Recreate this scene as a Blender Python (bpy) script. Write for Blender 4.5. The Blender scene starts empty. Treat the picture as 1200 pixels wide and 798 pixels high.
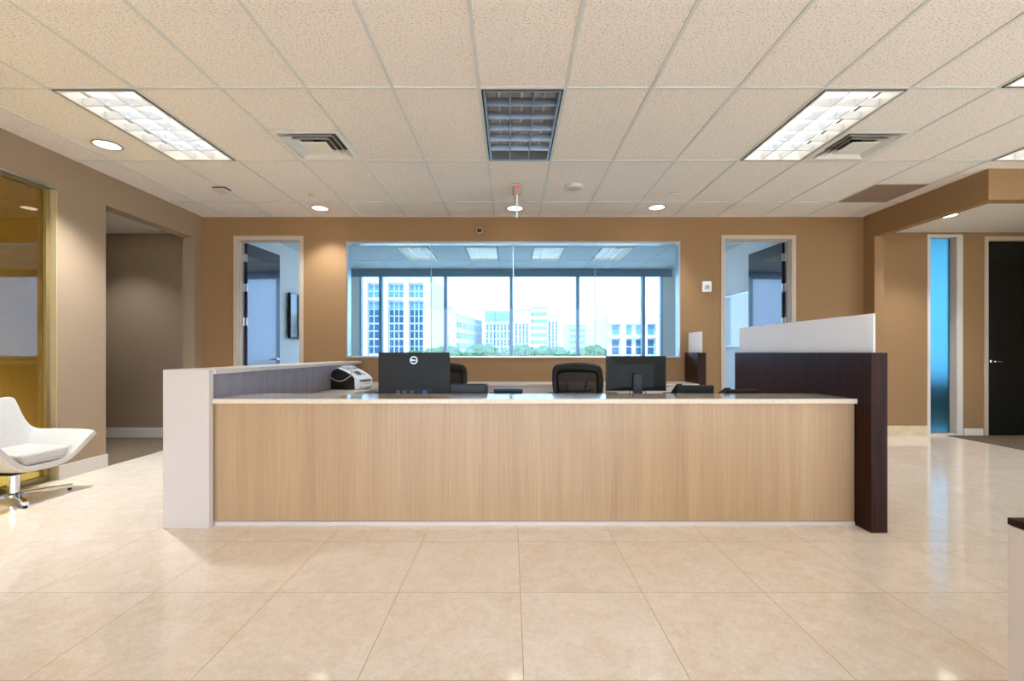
import bpy, bmesh, math, random
from mathutils import Vector, Matrix
R = math.radians
PI = math.pi
random.seed(7)
scn = bpy.context.scene
COL = scn.collection

# ------------------------------------------------------------------ helpers
def lin(h):
    h = h.lstrip('#')
    out = []
    for i in (0, 2, 4):
        c = int(h[i:i+2], 16) / 255.0
        out.append(c / 12.92 if c <= 0.04045 else ((c + 0.055) / 1.055) ** 2.4)
    return (out[0], out[1], out[2], 1.0)

class MB:
    """collects shapes that become one mesh"""
    def __init__(self):
        self.v = []; self.f = []
    def add(self, vs, fs):
        b = len(self.v)
        self.v += [tuple(p) for p in vs]
        self.f += [tuple(i + b for i in f) for f in fs]
        return self
    def box(self, x0, x1, y0, y1, z0, z1):
        vs = [(x0,y0,z0),(x1,y0,z0),(x1,y1,z0),(x0,y1,z0),(x0,y0,z1),(x1,y0,z1),(x1,y1,z1),(x0,y1,z1)]
        return self.add(vs, [(0,3,2,1),(4,5,6,7),(0,1,5,4),(1,2,6,5),(2,3,7,6),(3,0,4,7)])
    def quad(self, a, b, c, d):
        return self.add([a, b, c, d], [(0,1,2,3)])
    def prism(self, poly, axis, a0, a1):
        """poly: 2-D outline in the two other axes (in x,y,z order)"""
        n = len(poly)
        def mk(p, a):
            if axis == 'x': return (a, p[0], p[1])
            if axis == 'y': return (p[0], a, p[1])
            return (p[0], p[1], a)
        vs = [mk(p, a0) for p in poly] + [mk(p, a1) for p in poly]
        fs = [tuple(range(n))[::-1], tuple(range(n, 2*n))]
        fs += [(i, (i+1) % n, n + (i+1) % n, n + i) for i in range(n)]
        return self.add(vs, fs)
    def lathe(self, prof, c=(0,0,0), seg=24, axis='z'):
        vs = []; fs = []
        m = len(prof)
        for k in range(seg):
            a = 2*PI*k/seg
            for r, h in prof:
                p = (r*math.cos(a), r*math.sin(a), h)
                if axis == 'x': p = (p[2], p[0], p[1])
                elif axis == 'y': p = (p[0], p[2], p[1])
                vs.append((c[0]+p[0], c[1]+p[1], c[2]+p[2]))
        for k in range(seg):
            k2 = (k+1) % seg
            for j in range(m-1):
                fs.append((k*m+j, k2*m+j, k2*m+j+1, k*m+j+1))
        b = len(self.v)
        self.add(vs, fs)
        if prof[0][0] > 1e-6: self.f.append(tuple(b + k*m for k in range(seg))[::-1])
        if prof[-1][0] > 1e-6: self.f.append(tuple(b + k*m + m-1 for k in range(seg)))
        return self
    def cyl(self, c, r, h, axis='z', seg=20, r2=None):
        return self.lathe([(r, 0), (r if r2 is None else r2, h)], c, seg, axis)
    def tube(self, path, r, seg=8, closed=False):
        pts = [Vector(p) for p in path]
        n = len(pts); vs = []; fs = []
        prev = None
        for i, p in enumerate(pts):
            if closed: t = pts[(i+1) % n] - pts[i-1]
            elif i == 0: t = pts[1]-pts[0]
            elif i == n-1: t = pts[-1]-pts[-2]
            else: t = pts[i+1]-pts[i-1]
            t.normalize()
            if prev is None:
                u = t.orthogonal().normalized()
            else:
                u = (prev - t*prev.dot(t)).normalized()
            prev = u
            w = t.cross(u)
            rr = r[i] if isinstance(r, (list, tuple)) else r
            for k in range(seg):
                a = 2*PI*k/seg
                vs.append(p + u*(rr*math.cos(a)) + w*(rr*math.sin(a)))
        m = n if closed else n-1
        for i in range(m):
            j = (i+1) % n
            for k in range(seg):
                k2 = (k+1) % seg
                fs.append((i*seg+k, i*seg+k2, j*seg+k2, j*seg+k))
        if not closed:
            fs.append(tuple(range(seg))[::-1]); fs.append(tuple(range((n-1)*seg, n*seg)))
        return self.add(vs, fs)
    def xf(self, M):
        self.v = [tuple(M @ Vector(p)) for p in self.v]; return self

def tag(o, label=None, cat=None, group=None, kind=None):
    if label: o['label'] = label
    if cat: o['category'] = cat
    if group: o['group'] = group
    if kind: o['kind'] = kind
    return o

def root_of(o):
    while o.parent: o = o.parent
    return o

def obj(name, mb, mat, parent=None, bevel=0.0, smooth=False, seg=2, world=True, subsurf=0, solid=0.0):
    me = bpy.data.meshes.new(name)
    off = Vector((0,0,0))
    if parent is not None:
        if world: off = Vector(root_of(parent).location)
    else:
        if world:
            xs = [p[0] for p in mb.v]; ys = [p[1] for p in mb.v]; zs = [p[2] for p in mb.v]
            off = Vector(((min(xs)+max(xs))/2, (min(ys)+max(ys))/2, min(zs)))
    me.from_pydata([tuple(Vector(p)-off) for p in mb.v], [], mb.f)
    bm = bmesh.new(); bm.from_mesh(me)
    bmesh.ops.recalc_face_normals(bm, faces=bm.faces)
    bm.to_mesh(me); bm.free()
    me.materials.append(mat)
    if smooth:
        me.shade_smooth()
        try: me.set_sharp_from_angle(angle=R(40))
        except Exception: pass
    o = bpy.data.objects.new(name, me)
    COL.objects.link(o)
    if parent is not None: o.parent = parent
    elif world: o.location = off
    if solid:
        s = o.modifiers.new('solid', 'SOLIDIFY'); s.thickness = solid; s.offset = 0
    if bevel:
        b = o.modifiers.new('soft', 'BEVEL'); b.width = bevel; b.segments = seg; b.limit_method = 'ANGLE'; b.angle_limit = R(40)
    if subsurf:
        s = o.modifiers.new('sub', 'SUBSURF'); s.levels = subsurf; s.render_levels = subsurf
    return o

def thing(name, loc, label, cat, rz=0.0, group=None, kind=None):
    o = bpy.data.objects.new(name, None); COL.objects.link(o)
    o.empty_display_size = 0.1
    o.location = loc; o.rotation_euler = (0, 0, rz)
    return tag(o, label, cat, group, kind)

def kids(o):
    return [c for c in list(bpy.data.objects) if c.parent == o]

def dup(root, loc, rz=None, label=None, group=None, name=None):
    def cp(o, par):
        c = o.copy(); COL.objects.link(c)
        if par: c.parent = par
        for ch in kids(o): cp(ch, c)
        return c
    r = cp(root, None)
    if name: r.name = name
    r.location = loc
    if rz is not None: r.rotation_euler = (0, 0, rz)
    if label: r['label'] = label
    if group: r['group'] = group
    return r

# ---------------------------------------------------------------- materials
def mat(name, color, rough=0.5, metal=0.0, coat=0.0, spec=0.5, emit=None, estr=0.0):
    m = bpy.data.materials.new(name); m.use_nodes = True
    p = m.node_tree.nodes['Principled BSDF']
    p.inputs['Base Color'].default_value = lin(color) if isinstance(color, str) else color
    p.inputs['Roughness'].default_value = rough
    p.inputs['Metallic'].default_value = metal
    p.inputs['Coat Weight'].default_value = coat
    p.inputs['Specular IOR Level'].default_value = spec
    if emit:
        p.inputs['Emission Color'].default_value = lin(emit)
        p.inputs['Emission Strength'].default_value = estr
    return m

def nt(m):
    return m.node_tree, m.node_tree.nodes, m.node_tree.links

def noise_color(m, c1, c2, scale=(5,5,5), nscale=1.0, detail=4, lo=0.35, hi=0.65, bump=0.0):
    t, N, L = nt(m); p = N['Principled BSDF']
    tc = N.new('ShaderNodeTexCoord'); mp = N.new('ShaderNodeMapping')
    mp.inputs['Scale'].default_value = scale
    nz = N.new('ShaderNodeTexNoise'); nz.inputs['Scale'].default_value = nscale; nz.inputs['Detail'].default_value = detail
    cr = N.new('ShaderNodeValToRGB')
    cr.color_ramp.elements[0].position = lo; cr.color_ramp.elements[0].color = lin(c1)
    cr.color_ramp.elements[1].position = hi; cr.color_ramp.elements[1].color = lin(c2)
    L.new(tc.outputs['Object'], mp.inputs['Vector']); L.new(mp.outputs[0], nz.inputs['Vector'])
    L.new(nz.outputs['Fac'], cr.inputs['Fac']); L.new(cr.outputs[0], p.inputs['Base Color'])
    if bump:
        b = N.new('ShaderNodeBump'); b.inputs['Strength'].default_value = bump; b.inputs['Distance'].default_value = 0.002
        L.new(nz.outputs['Fac'], b.inputs['Height']); L.new(b.outputs[0], p.inputs['Normal'])
    return m

def paint(name, c, rough=0.7):
    m = mat(name, c, rough, spec=0.3)
    t, N, L = nt(m); p = N['Principled BSDF']
    tc = N.new('ShaderNodeTexCoord')
    nz = N.new('ShaderNodeTexNoise'); nz.inputs['Scale'].default_value = 220; nz.inputs['Detail'].default_value = 2
    b = N.new('ShaderNodeBump'); b.inputs['Strength'].default_value = 0.06; b.inputs['Distance'].default_value = 0.001
    L.new(tc.outputs['Object'], nz.inputs['Vector']); L.new(nz.outputs['Fac'], b.inputs['Height']); L.new(b.outputs[0], p.inputs['Normal'])
    return m

def glass(name, tint='#ffffff', refl=0.10, rough=0.0, fres=True):
    m = bpy.data.materials.new(name); m.use_nodes = True
    t, N, L = nt(m); N.remove(N['Principled BSDF'])
    out = N['Material Output']
    tr = N.new('ShaderNodeBsdfTransparent'); tr.inputs[0].default_value = lin(tint)
    gl = N.new('ShaderNodeBsdfGlossy'); gl.inputs['Roughness'].default_value = rough
    mx = N.new('ShaderNodeMixShader')
    if fres:
        fr = N.new('ShaderNodeLayerWeight'); fr.inputs['Blend'].default_value = 0.12
        ma = N.new('ShaderNodeMath'); ma.operation = 'MULTIPLY_ADD'; ma.inputs[1].default_value = 0.5; ma.inputs[2].default_value = refl
        ma.use_clamp = True
        L.new(fr.outputs['Fresnel'], ma.inputs[0]); L.new(ma.outputs[0], mx.inputs[0])
    else:
        mx.inputs[0].default_value = refl
    L.new(tr.outputs[0], mx.inputs[1]); L.new(gl.outputs[0], mx.inputs[2]); L.new(mx.outputs[0], out.inputs['Surface'])
    return m

def emitter(name, c, s):
    m = bpy.data.materials.new(name); m.use_nodes = True
    t, N, L = nt(m); N.remove(N['Principled BSDF'])
    e = N.new('ShaderNodeEmission'); e.inputs[0].default_value = lin(c); e.inputs[1].default_value = s
    L.new(e.outputs[0], N['Material Output'].inputs['Surface'])
    return m

M = {}
M['wall'] = paint('tan_wall_paint', '#93704a')
M['wall_cool_lit'] = paint('cool_lit_wall_paint', '#978066')  # same tan paint, made paler to hold the cool light on the left
M['wall_room'] = paint('pale_room_paint', '#f0f1ee')
M['wall_amber'] = paint('amber_room_paint', '#d9cfbd')
M['trim'] = mat('trim_paint', '#bba791', 0.4)
M['whitetrim'] = mat('white_trim_paint', '#d0c6b8', 0.4)
M['stone_base'] = noise_color(mat('stone_baseboard', '#cdb890', 0.35), '#c4ab82', '#d3bf9c', (6,6,6))
M['white_metal'] = mat('white_metal', '#e4e0d8', 0.35)
M['duct_grey'] = mat('duct_grey', '#6d645a', .6)
M['dark_gap'] = mat('dark_gap', '#14100c', 0.6)
M['silver'] = mat('silver_aluminium', '#b9bec2', 0.28, 1.0)
M['chrome'] = mat('chrome', '#d5d8da', 0.08, 1.0)
M['louver'] = mat('louver_aluminium', '#eceef0', 0.3, 0.85)
M['louver_dim'] = mat('dim_louver_aluminium', '#b4b8bd', 0.3, 1.0)  # louver metal with the unlit fixture's shade put into its colour
M['reflector'] = mat('dull_reflector', '#a59f96', 0.4, 1.0)
M['brass'] = mat('bronze_frame', '#988458', 0.4, 0.6)
M['lamp'] = emitter('lamp_glow', '#fffaf2', 1.25)
M['lamp_room'] = emitter('room_lamp_glow', '#f2f7e6', .9)
M['down'] = emitter('downlight_glow', '#fff6e8', 4.0)
M['white_lam'] = noise_color(mat('white_laminate', '#ded3c6', 0.35), '#d0c3b7', '#d2c5b9', (60,60,60))
M['counter'] = noise_color(mat('cream_quartz', '#e0cdb2', 0.12, coat=0.3), '#d8c5aa', '#e4d3bb', (90,90,90))
M['grey_panel'] = noise_color(mat('blue_lit_veneer', '#8c8288', 0.45), '#857b80', '#93898e', (20,20,3))  # wood veneer with blue window light mixed into its colour
M['worktop'] = mat('worktop_laminate', '#cfc2b2', 0.22)
M['dark_wood'] = noise_color(mat('espresso_veneer', '#2c140e', 0.42, spec=0.15), '#24100b', '#371a12', (30,30,1.5), 1.5)
M['door_wood'] = noise_color(mat('dark_door_veneer', '#241c2c', 0.15, coat=1.0), '#1f1826', '#2c2333', (30,30,1.5), 1.5)
M['black_plastic'] = mat('black_plastic', '#14130f', 0.45, spec=.35)
M['charcoal'] = mat('charcoal_plastic', '#1d1b17', 0.55, spec=.3)
M['black_gloss'] = mat('black_gloss', '#050608', 0.06, coat=0.5)
M['grey_plastic'] = mat('grey_plastic', '#b9b2a6', 0.4)
M['white_plastic'] = mat('white_plastic', '#e8e8e6', 0.35)
M['blue_plastic'] = mat('blue_plastic', '#2b4fa8', 0.4)
M['grey_dark'] = mat('dark_grey_metal', '#4a4844', .4)
M['rubber'] = mat('rubber', '#101010', 0.8)
M['leather'] = noise_color(mat('white_leather', '#e2d9cb', 0.42), '#ccc5ba', '#d0c9bf', (40,40,40), bump=0.02)
M['brown_panel'] = mat('brown_return_panel', '#917a68', 0.7)
M['black_door'] = mat('black_door_finish', '#12130f', 0.25, spec=0.3)
M['sky_glass'] = glass('daylight_filter_glass', '#bccbdb', 0.02)  # tint added to turn the daylight blue and dim the view outside
M['front_glass'] = glass('daylight_balance_glass', '#f2f6ff', 0.02)  # tint set only to balance daylight from the added front glazing
M['lens'] = glass('clear_lens', '#f4f8fa', 0.1)
M['int_glass'] = glass('interior_clear_glass', '#eef7fa', 0.015)
M['amber_glass'] = glass('amber_tinted_glass', '#bdb078', 0.07)
M['ext_frame'] = mat('window_mullion_metal', '#8fa0ae', 0.4, 0.2)
M['header'] = mat('window_header_blind', '#6f8ba0', 0.5)
M['fab_white'] = mat('white_board', '#e9eef0', 0.12, coat=0.4)

# frosted acrylic privacy screen
m = mat('frosted_acrylic', '#f6f2f1', 0.4)
t, N, L = nt(m); p = N['Principled BSDF']
tl = N.new('ShaderNodeBsdfTranslucent'); tl.inputs[0].default_value = lin('#f6f4f4')
mx = N.new('ShaderNodeMixShader'); mx.inputs[0].default_value = 0.45
L.new(p.outputs[0], mx.inputs[1]); L.new(tl.outputs[0], mx.inputs[2]); L.new(mx.outputs[0], N['Material Output'].inputs['Surface'])
M['acrylic'] = m

# blue frosted glass of the side window
m = mat('blue_frosted_glass', '#3aa0d8', 0.35)
t, N, L = nt(m); p = N['Principled BSDF']
p.inputs['Base Color'].default_value = lin('#2a5a72')
p.inputs['Transmission Weight'].default_value = 1.0
p.inputs['Roughness'].default_value = 0.6
p.inputs['IOR'].default_value = 1.3
M['blue_glass'] = m

# black chair mesh fabric, partly see-through weave
m = mat('black_mesh_fabric', '#1c1a17', 0.7)
t, N, L = nt(m); p = N['Principled BSDF']
tc = N.new('ShaderNodeTexCoord'); mp = N.new('ShaderNodeMapping'); mp.inputs['Scale'].default_value = (260, 260, 260)
wv = N.new('ShaderNodeTexChecker'); wv.inputs['Scale'].default_value = 1.0
tr = N.new('ShaderNodeBsdfTransparent'); mx = N.new('ShaderNodeMixShader')
mm = N.new('ShaderNodeMath'); mm.operation = 'MULTIPLY'; mm.inputs[1].default_value = 0.7
L.new(tc.outputs['Object'], mp.inputs[0]); L.new(mp.outputs[0], wv.inputs[0]); L.new(wv.outputs['Fac'], mm.inputs[0])
L.new(mm.outputs[0], mx.inputs[0]); L.new(p.outputs[0], mx.inputs[1]); L.new(tr.outputs[0], mx.inputs[2]); L.new(mx.outputs[0], N['Material Output'].inputs['Surface'])
M['mesh_fabric'] = m

# light wood veneer with fine vertical grain
m = mat('maple_veneer', '#d8b78e', 0.38, coat=0.1)
t, N, L = nt(m); p = N['Principled BSDF']
tc = N.new('ShaderNodeTexCoord')
def nz_chain(scale, ns, det):
    mp = N.new('ShaderNodeMapping'); mp.inputs['Scale'].default_value = scale
    nz = N.new('ShaderNodeTexNoise'); nz.inputs['Scale'].default_value = ns; nz.inputs['Detail'].default_value = det
    L.new(tc.outputs['Object'], mp.inputs[0]); L.new(mp.outputs[0], nz.inputs['Vector'])
    return nz
a = nz_chain((9, 9, 0.25), 1.0, 3); b = nz_chain((120, 120, 1.6), 1.0, 4)
mxn = N.new('ShaderNodeMath'); mxn.operation = 'MULTIPLY_ADD'; mxn.inputs[1].default_value = 0.45
sc2 = N.new('ShaderNodeMath'); sc2.operation = 'MULTIPLY'; sc2.inputs[1].default_value = 0.55
L.new(b.outputs['Fac'], sc2.inputs[0]); L.new(a.outputs['Fac'], mxn.inputs[0]); L.new(sc2.outputs[0], mxn.inputs[2])
cr = N.new('ShaderNodeValToRGB')
cr.color_ramp.elements[0].position = 0.34; cr.color_ramp.elements[0].color = lin('#a88560')
cr.color_ramp.elements[1].position = 0.66; cr.color_ramp.elements[1].color = lin('#bd9c74')
L.new(mxn.outputs[0], cr.inputs[0]); L.new(cr.outputs[0], p.inputs['Base Color'])
M['maple'] = m

# polished limestone floor tiles, 0.61 m grid with thin grout
m = mat('polished_limestone', '#dcc9a8', 0.07, spec=0.55)
t, N, L = nt(m); p = N['Principled BSDF']
geo = N.new('ShaderNodeNewGeometry'); sep = N.new('ShaderNodeSeparateXYZ'); L.new(geo.outputs['Position'], sep.inputs[0])
def math_(op, a, b=None, clamp=False):
    n = N.new('ShaderNodeMath'); n.operation = op; n.use_clamp = clamp
    for i, s in enumerate((a, b)):
        if s is None: continue
        if isinstance(s, (int, float)): n.inputs[i].default_value = s
        else: L.new(s, n.inputs[i])
    return n.outputs[0]
def grid_line(out, off, half):
    u = math_('DIVIDE', math_('SUBTRACT', out, off), 0.61)
    f = math_('FRACT', u)
    d = math_('MINIMUM', f, math_('SUBTRACT', 1.0, f))
    return math_('LESS_THAN', d, half/0.61), math_('FLOOR', u)
gx, ix = grid_line(sep.outputs[0], 0.048-6.1, 0.0017)
gy, iy = grid_line(sep.outputs[1], 1.665-6.1, 0.0017)
grout = math_('MAXIMUM', gx, gy)
cmb = N.new('ShaderNodeCombineXYZ'); L.new(ix, cmb.inputs[0]); L.new(iy, cmb.inputs[1])
wn = N.new('ShaderNodeTexWhiteNoise'); wn.noise_dimensions = '3D'; L.new(cmb.outputs[0], wn.inputs['Vector'])
# per-tile offset so veins break at the joints
vo = N.new('ShaderNodeVectorMath'); vo.operation = 'MULTIPLY_ADD'; vo.inputs[1].default_value = (7, 7, 7)
L.new(wn.outputs['Color'], vo.inputs[0]); L.new(geo.outputs['Position'], vo.inputs[2])
n1 = N.new('ShaderNodeTexNoise'); n1.inputs['Scale'].default_value = 6; n1.inputs['Detail'].default_value = 6; n1.inputs['Roughness'].default_value = 0.65; n1.inputs['Distortion'].default_value = 0.9
n2 = N.new('ShaderNodeTexNoise'); n2.inputs['Scale'].default_value = 42; n2.inputs['Detail'].default_value = 5; n2.inputs['Distortion'].default_value = 1.2
L.new(vo.outputs[0], n1.inputs['Vector']); L.new(vo.outputs[0], n2.inputs['Vector'])
s1 = math_('ADD', math_('MULTIPLY', n1.outputs['Fac'], 0.5), math_('MULTIPLY', n2.outputs['Fac'], 0.5))
s1 = math_('ADD', s1, math_('MULTIPLY', math_('SUBTRACT', wn.outputs['Value'], 0.5), 0.05))
cr = N.new('ShaderNodeValToRGB')
cr.color_ramp.elements[0].position = 0.34; cr.color_ramp.elements[0].color = lin('#e8d3b8')
cr.color_ramp.elements[1].position = 0.62; cr.color_ramp.elements[1].color = lin('#f8e9d8')
L.new(s1, cr.inputs[0])
mc = N.new('ShaderNodeMix'); mc.data_type = 'RGBA'
L.new(grout, mc.inputs['Factor']); L.new(cr.outputs[0], mc.inputs['A']); mc.inputs['B'].default_value = lin('#b59b70')
L.new(mc.outputs['Result'], p.inputs['Base Color'])
rr = math_('ADD', math_('MULTIPLY', grout, 0.5), math_('ADD', 0.05, math_('MULTIPLY', n2.outputs['Fac'], 0.05)))
L.new(rr, p.inputs['Roughness'])
M['floor'] = m

# speckled mineral-fibre ceiling tile
m = mat('mineral_fibre_tile', '#cfc2b2', 0.9, spec=0.1)
t, N, L = nt(m); p = N['Principled BSDF']
geo = N.new('ShaderNodeNewGeometry')
mp = N.new('ShaderNodeMapping'); mp.inputs['Scale'].default_value = (70, 110, 1)
nz = N.new('ShaderNodeTexNoise'); nz.inputs['Scale'].default_value = 1.0; nz.inputs['Detail'].default_value = 3; nz.inputs['Roughness'].default_value = 0.75
L.new(geo.outputs['Position'], mp.inputs[0]); L.new(mp.outputs[0], nz.inputs['Vector'])
cr = N.new('ShaderNodeValToRGB')
cr.color_ramp.elements[0].position = 0.36; cr.color_ramp.elements[0].color = lin('#b8ad9e')
cr.color_ramp.elements[1].position = 0.47; cr.color_ramp.elements[1].color = lin('#eee5dc')
L.new(nz.outputs['Fac'], cr.inputs[0]); L.new(cr.outputs[0], p.inputs['Base Color'])
bp = N.new('ShaderNodeBump'); bp.inputs['Strength'].default_value = 0.35; bp.inputs['Distance'].default_value = 0.003
L.new(nz.outputs['Fac'], bp.inputs['Height']); L.new(bp.outputs[0], p.inputs['Normal'])
M['tile'] = m
M['tbar'] = mat('ceiling_grid_metal', '#cfcfc8', 0.45)
M['flat_ceiling'] = paint('flat_white_ceiling', '#d9d3c8')
M['carpet'] = noise_color(mat('brown_carpet', '#7d6a55', 0.95, spec=0.1), '#5c4c3c', '#8e7a63', (40,160,40), 1.0, 5)

M['pale_carpet'] = noise_color(mat('pale_grey_carpet', '#b4b0a8', 0.95, spec=0.1), '#c2beb6', '#d2cec6', (40,40,40), 1.0, 5)
# outdoors
M['facade'] = mat('white_facade', '#d2cec6', 0.8)
M['facade_blue'] = mat('pale_blue_facade', '#b4bfcb', 0.7)
M['facade_warm'] = mat('cream_facade', '#d2ccc0', 0.8)
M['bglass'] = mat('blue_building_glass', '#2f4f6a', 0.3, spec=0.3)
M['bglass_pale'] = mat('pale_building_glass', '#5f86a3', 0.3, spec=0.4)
M['leaf'] = noise_color(mat('tree_leaves', '#5f7f4c', 0.8), '#2f4a26', '#54713e', (3,3,3), 1.5)
M['bark'] = mat('tree_bark', '#5a4a3a', 0.9)
M['plaza'] = noise_color(mat('pale_paving', '#c0bcb2', 0.95), '#b6b2a8', '#c8c4ba', (.2,.2,.2))

# ---------------------------------------------------------------- constants
CZ = 3.066            # lobby ceiling
BY = 6.27             # back wall face
LX = -4.25            # left wall face
RX = 4.86             # right soffit face
FY = -4.4             # wall behind the camera
EX = 9.0
def struct(name, mb, m, label, cat, parent=None, bevel=0.0, **k):
    o = obj(name, mb, m, parent, bevel, **k)
    o['kind'] = 'structure'
    if parent is None: tag(o, label, cat)
    return o

# ---------------------------------------------------------------- floor
struct('floor', MB().box(-4.45, EX, FY-.1, 6.7, -0.1, 0), M['floor'], 'polished beige limestone floor laid in large square tiles', 'floor')
struct('carpet', MB().box(-7.6, LX-0.004, 4.72, 6.45, -0.1, 0.004), M['carpet'], 'brown carpet on the floor of the corridor behind the left opening', 'carpet')
struct('carpet', MB().box(6.28, EX, 4.4, 6.56, -0.02, 0.005), M['carpet'], 'brown carpet in front of the black door', 'carpet')
struct('room_floor', MB().box(-4.0, 4.05, BY+.005, 10.4, -0.1, 0.003), M['pale_carpet'], 'pale carpeted floor of the meeting room behind the interior window', 'floor')

# ---------------------------------------------------------------- walls
w = MB()
def back_piece(x0, x1, z0, z1): w.box(x0, x1, BY, BY+.13, z0, z1)
DL = (-3.765, -2.905, 2.755); DR = (2.945, 3.875, 2.765); WB = (-2.263, 2.334, 1.13, 2.728)
top = CZ+.12
back_piece(-4.40, DL[0], 0, top); back_piece(DL[0], DL[1], DL[2], top); back_piece(DL[1], WB[0], 0, top)
back_piece(WB[0], WB[1], 0, WB[2]); back_piece(WB[0], WB[1], WB[3], top); back_piece(WB[1], DR[0], 0, top)
back_piece(DR[0], DR[1], DR[2], top); back_piece(DR[1], 4.98, 0, top)
struct('wall_back', w, M['wall'], 'tan back wall with two doorways and a wide interior window', 'wall')

w = MB()
GY0, GY1, GZ = 0.35, 4.27, 2.745       # glazed opening
OY0, OY1, OZ = 4.777, 6.117, 2.745     # corridor opening
w.box(LX-.16, LX, FY, GY0, 0, top); w.box(LX-.16, LX, GY0, GY1, GZ, top)
w.box(LX-.16, LX, GY1, OY0, 0, top); w.box(LX-.16, LX, OY0, OY1, OZ, top); w.box(LX-.16, LX, OY1, BY+.001, 0, top)
struct('wall_left', w, M['wall_cool_lit'], 'beige left wall with a glazed opening and a corridor opening', 'wall')
struct('baseboard_left', MB().box(LX-.17, LX+.014, GY1+.002, OY0+.012, 0, 0.135).box(LX-.17, LX+.014, OY1-.012, BY-.002, 0, .135), M['whitetrim'], 'pale baseboard round the foot of the left column', 'baseboard', bevel=.004)
w = MB().box(-7.6, -4.40, 6.42, 6.55, 0, 2.95)
struct('wall_corridor', w, M['wall_cool_lit'], 'dim greyish wall seen through the corridor opening', 'wall')
struct('wall_corridor_end', MB().box(-7.7, -7.6, 4.6, 6.55, 0, 2.95), M['wall_cool_lit'], 'end wall of the left corridor', 'wall')
struct('wall_corridor_front', MB().box(-7.6, -4.41, 4.56, 4.70, 0, 2.95), M['wall_cool_lit'], 'wall between the corridor and the amber glazed room', 'wall')
struct('baseboard_corridor', MB().box(-7.6, -4.41, 6.405, 6.42, 0.004, 0.125).box(-7.6, -4.41, 6.411, 6.42, .125, .14), M['whitetrim'], 'white baseboard along the corridor wall', 'baseboard')
struct('ceiling_corridor', MB().box(-7.7, -4.41, 4.7, 6.42, 2.88, 2.98), M['flat_ceiling'], 'flat ceiling of the left corridor', 'ceiling')

# room behind the amber glass
w = MB().box(-7.7, -4.45, FY, 4.56, 2.95, 3.05)
struct('ceiling_amber_room', w, M['flat_ceiling'], 'ceiling of the dim amber room behind the left glass', 'ceiling')
w = MB().box(-7.7, -7.6, FY, 4.56, 0, 2.95).box(-7.6, -4.42, -.2, -.1, 0, 2.95)
struct('wall_amber_room', w, M['wall_amber'], 'plain wall behind the amber left glass', 'wall')
struct('floor_amber_room', MB().box(-7.6, -4.45, FY, 4.56, -.1, 0), M['pale_carpet'], 'pale carpet floor of the amber room', 'floor')

# front wall (behind the camera), far right wall
FWX = (-3.4, 5.0); FWZ = (.12, 2.86)
w = MB().box(-4.5, FWX[0], FY-.12, FY, 0, top).box(FWX[1], EX, FY-.12, FY, 0, top).box(FWX[0], FWX[1], FY-.12, FY, 0, FWZ[0]).box(FWX[0], FWX[1], FY-.12, FY, FWZ[1], top)
struct('wall_front', w, M['wall'], 'beige wall behind the viewpoint', 'wall')
RWY = (-4.0, 3.2)
w = MB().box(EX, EX+.12, FY-.1, RWY[0], 0, top).box(EX, EX+.12, RWY[1], 6.7, 0, top).box(EX, EX+.12, RWY[0], RWY[1], 0, FWZ[0]).box(EX, EX+.12, RWY[0], RWY[1], FWZ[1], top)
struct('wall_right', w, M['wall'], 'beige wall at the far right of the lobby', 'wall')

r = thing('added_window_5', (2.3, FY-.06, FWZ[0]), 'unseen window wall added behind the viewpoint for daylight', 'window', kind='structure')  # unseen glazing added to bring daylight onto floor and desk
f = MB()
f.box(FWX[0], FWX[1], FY-.1, FY+.01, FWZ[0], FWZ[0]+.05); f.box(FWX[0], FWX[1], FY-.1, FY+.01, FWZ[1]-.05, FWZ[1])
nfw = 6
for k in range(nfw+1):
    x = FWX[0]+.03+(FWX[1]-FWX[0]-.06)*k/nfw
    f.box(x-.03, x+.03, FY-.1, FY+.01, FWZ[0]+.05, FWZ[1]-.05)
obj('window_frame', f, M['ext_frame'], r)
for k in range(nfw):
    x = FWX[0]+.03+(FWX[1]-FWX[0]-.06)*k/nfw; x1_ = FWX[0]+.03+(FWX[1]-FWX[0]-.06)*(k+1)/nfw
    obj('pane', MB().box(x+.03, x1_-.03, FY-.06, FY-.05, FWZ[0]+.05, FWZ[1]-.05), M['front_glass'], r)

r = thing('added_window_6', (EX+.06, -.4, FWZ[0]), 'unseen window wall added at the far right of the lobby for daylight', 'window', kind='structure')  # unseen glazing added to send side light across to the left wall
f = MB()
f.box(EX-.01, EX+.1, RWY[0], RWY[1], FWZ[0], FWZ[0]+.05); f.box(EX-.01, EX+.1, RWY[0], RWY[1], FWZ[1]-.05, FWZ[1])
ys = [RWY[0]+.03+(RWY[1]-RWY[0]-.06)*k/5 for k in range(6)]
for y in ys: f.box(EX-.01, EX+.1, y-.03, y+.03, FWZ[0]+.05, FWZ[1]-.05)
obj('window_frame', f, M['ext_frame'], r)
for k in range(5):
    obj('pane', MB().box(EX+.05, EX+.06, ys[k]+.03, ys[k+1]-.03, FWZ[0]+.05, FWZ[1]-.05), M['lens'], r)

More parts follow.
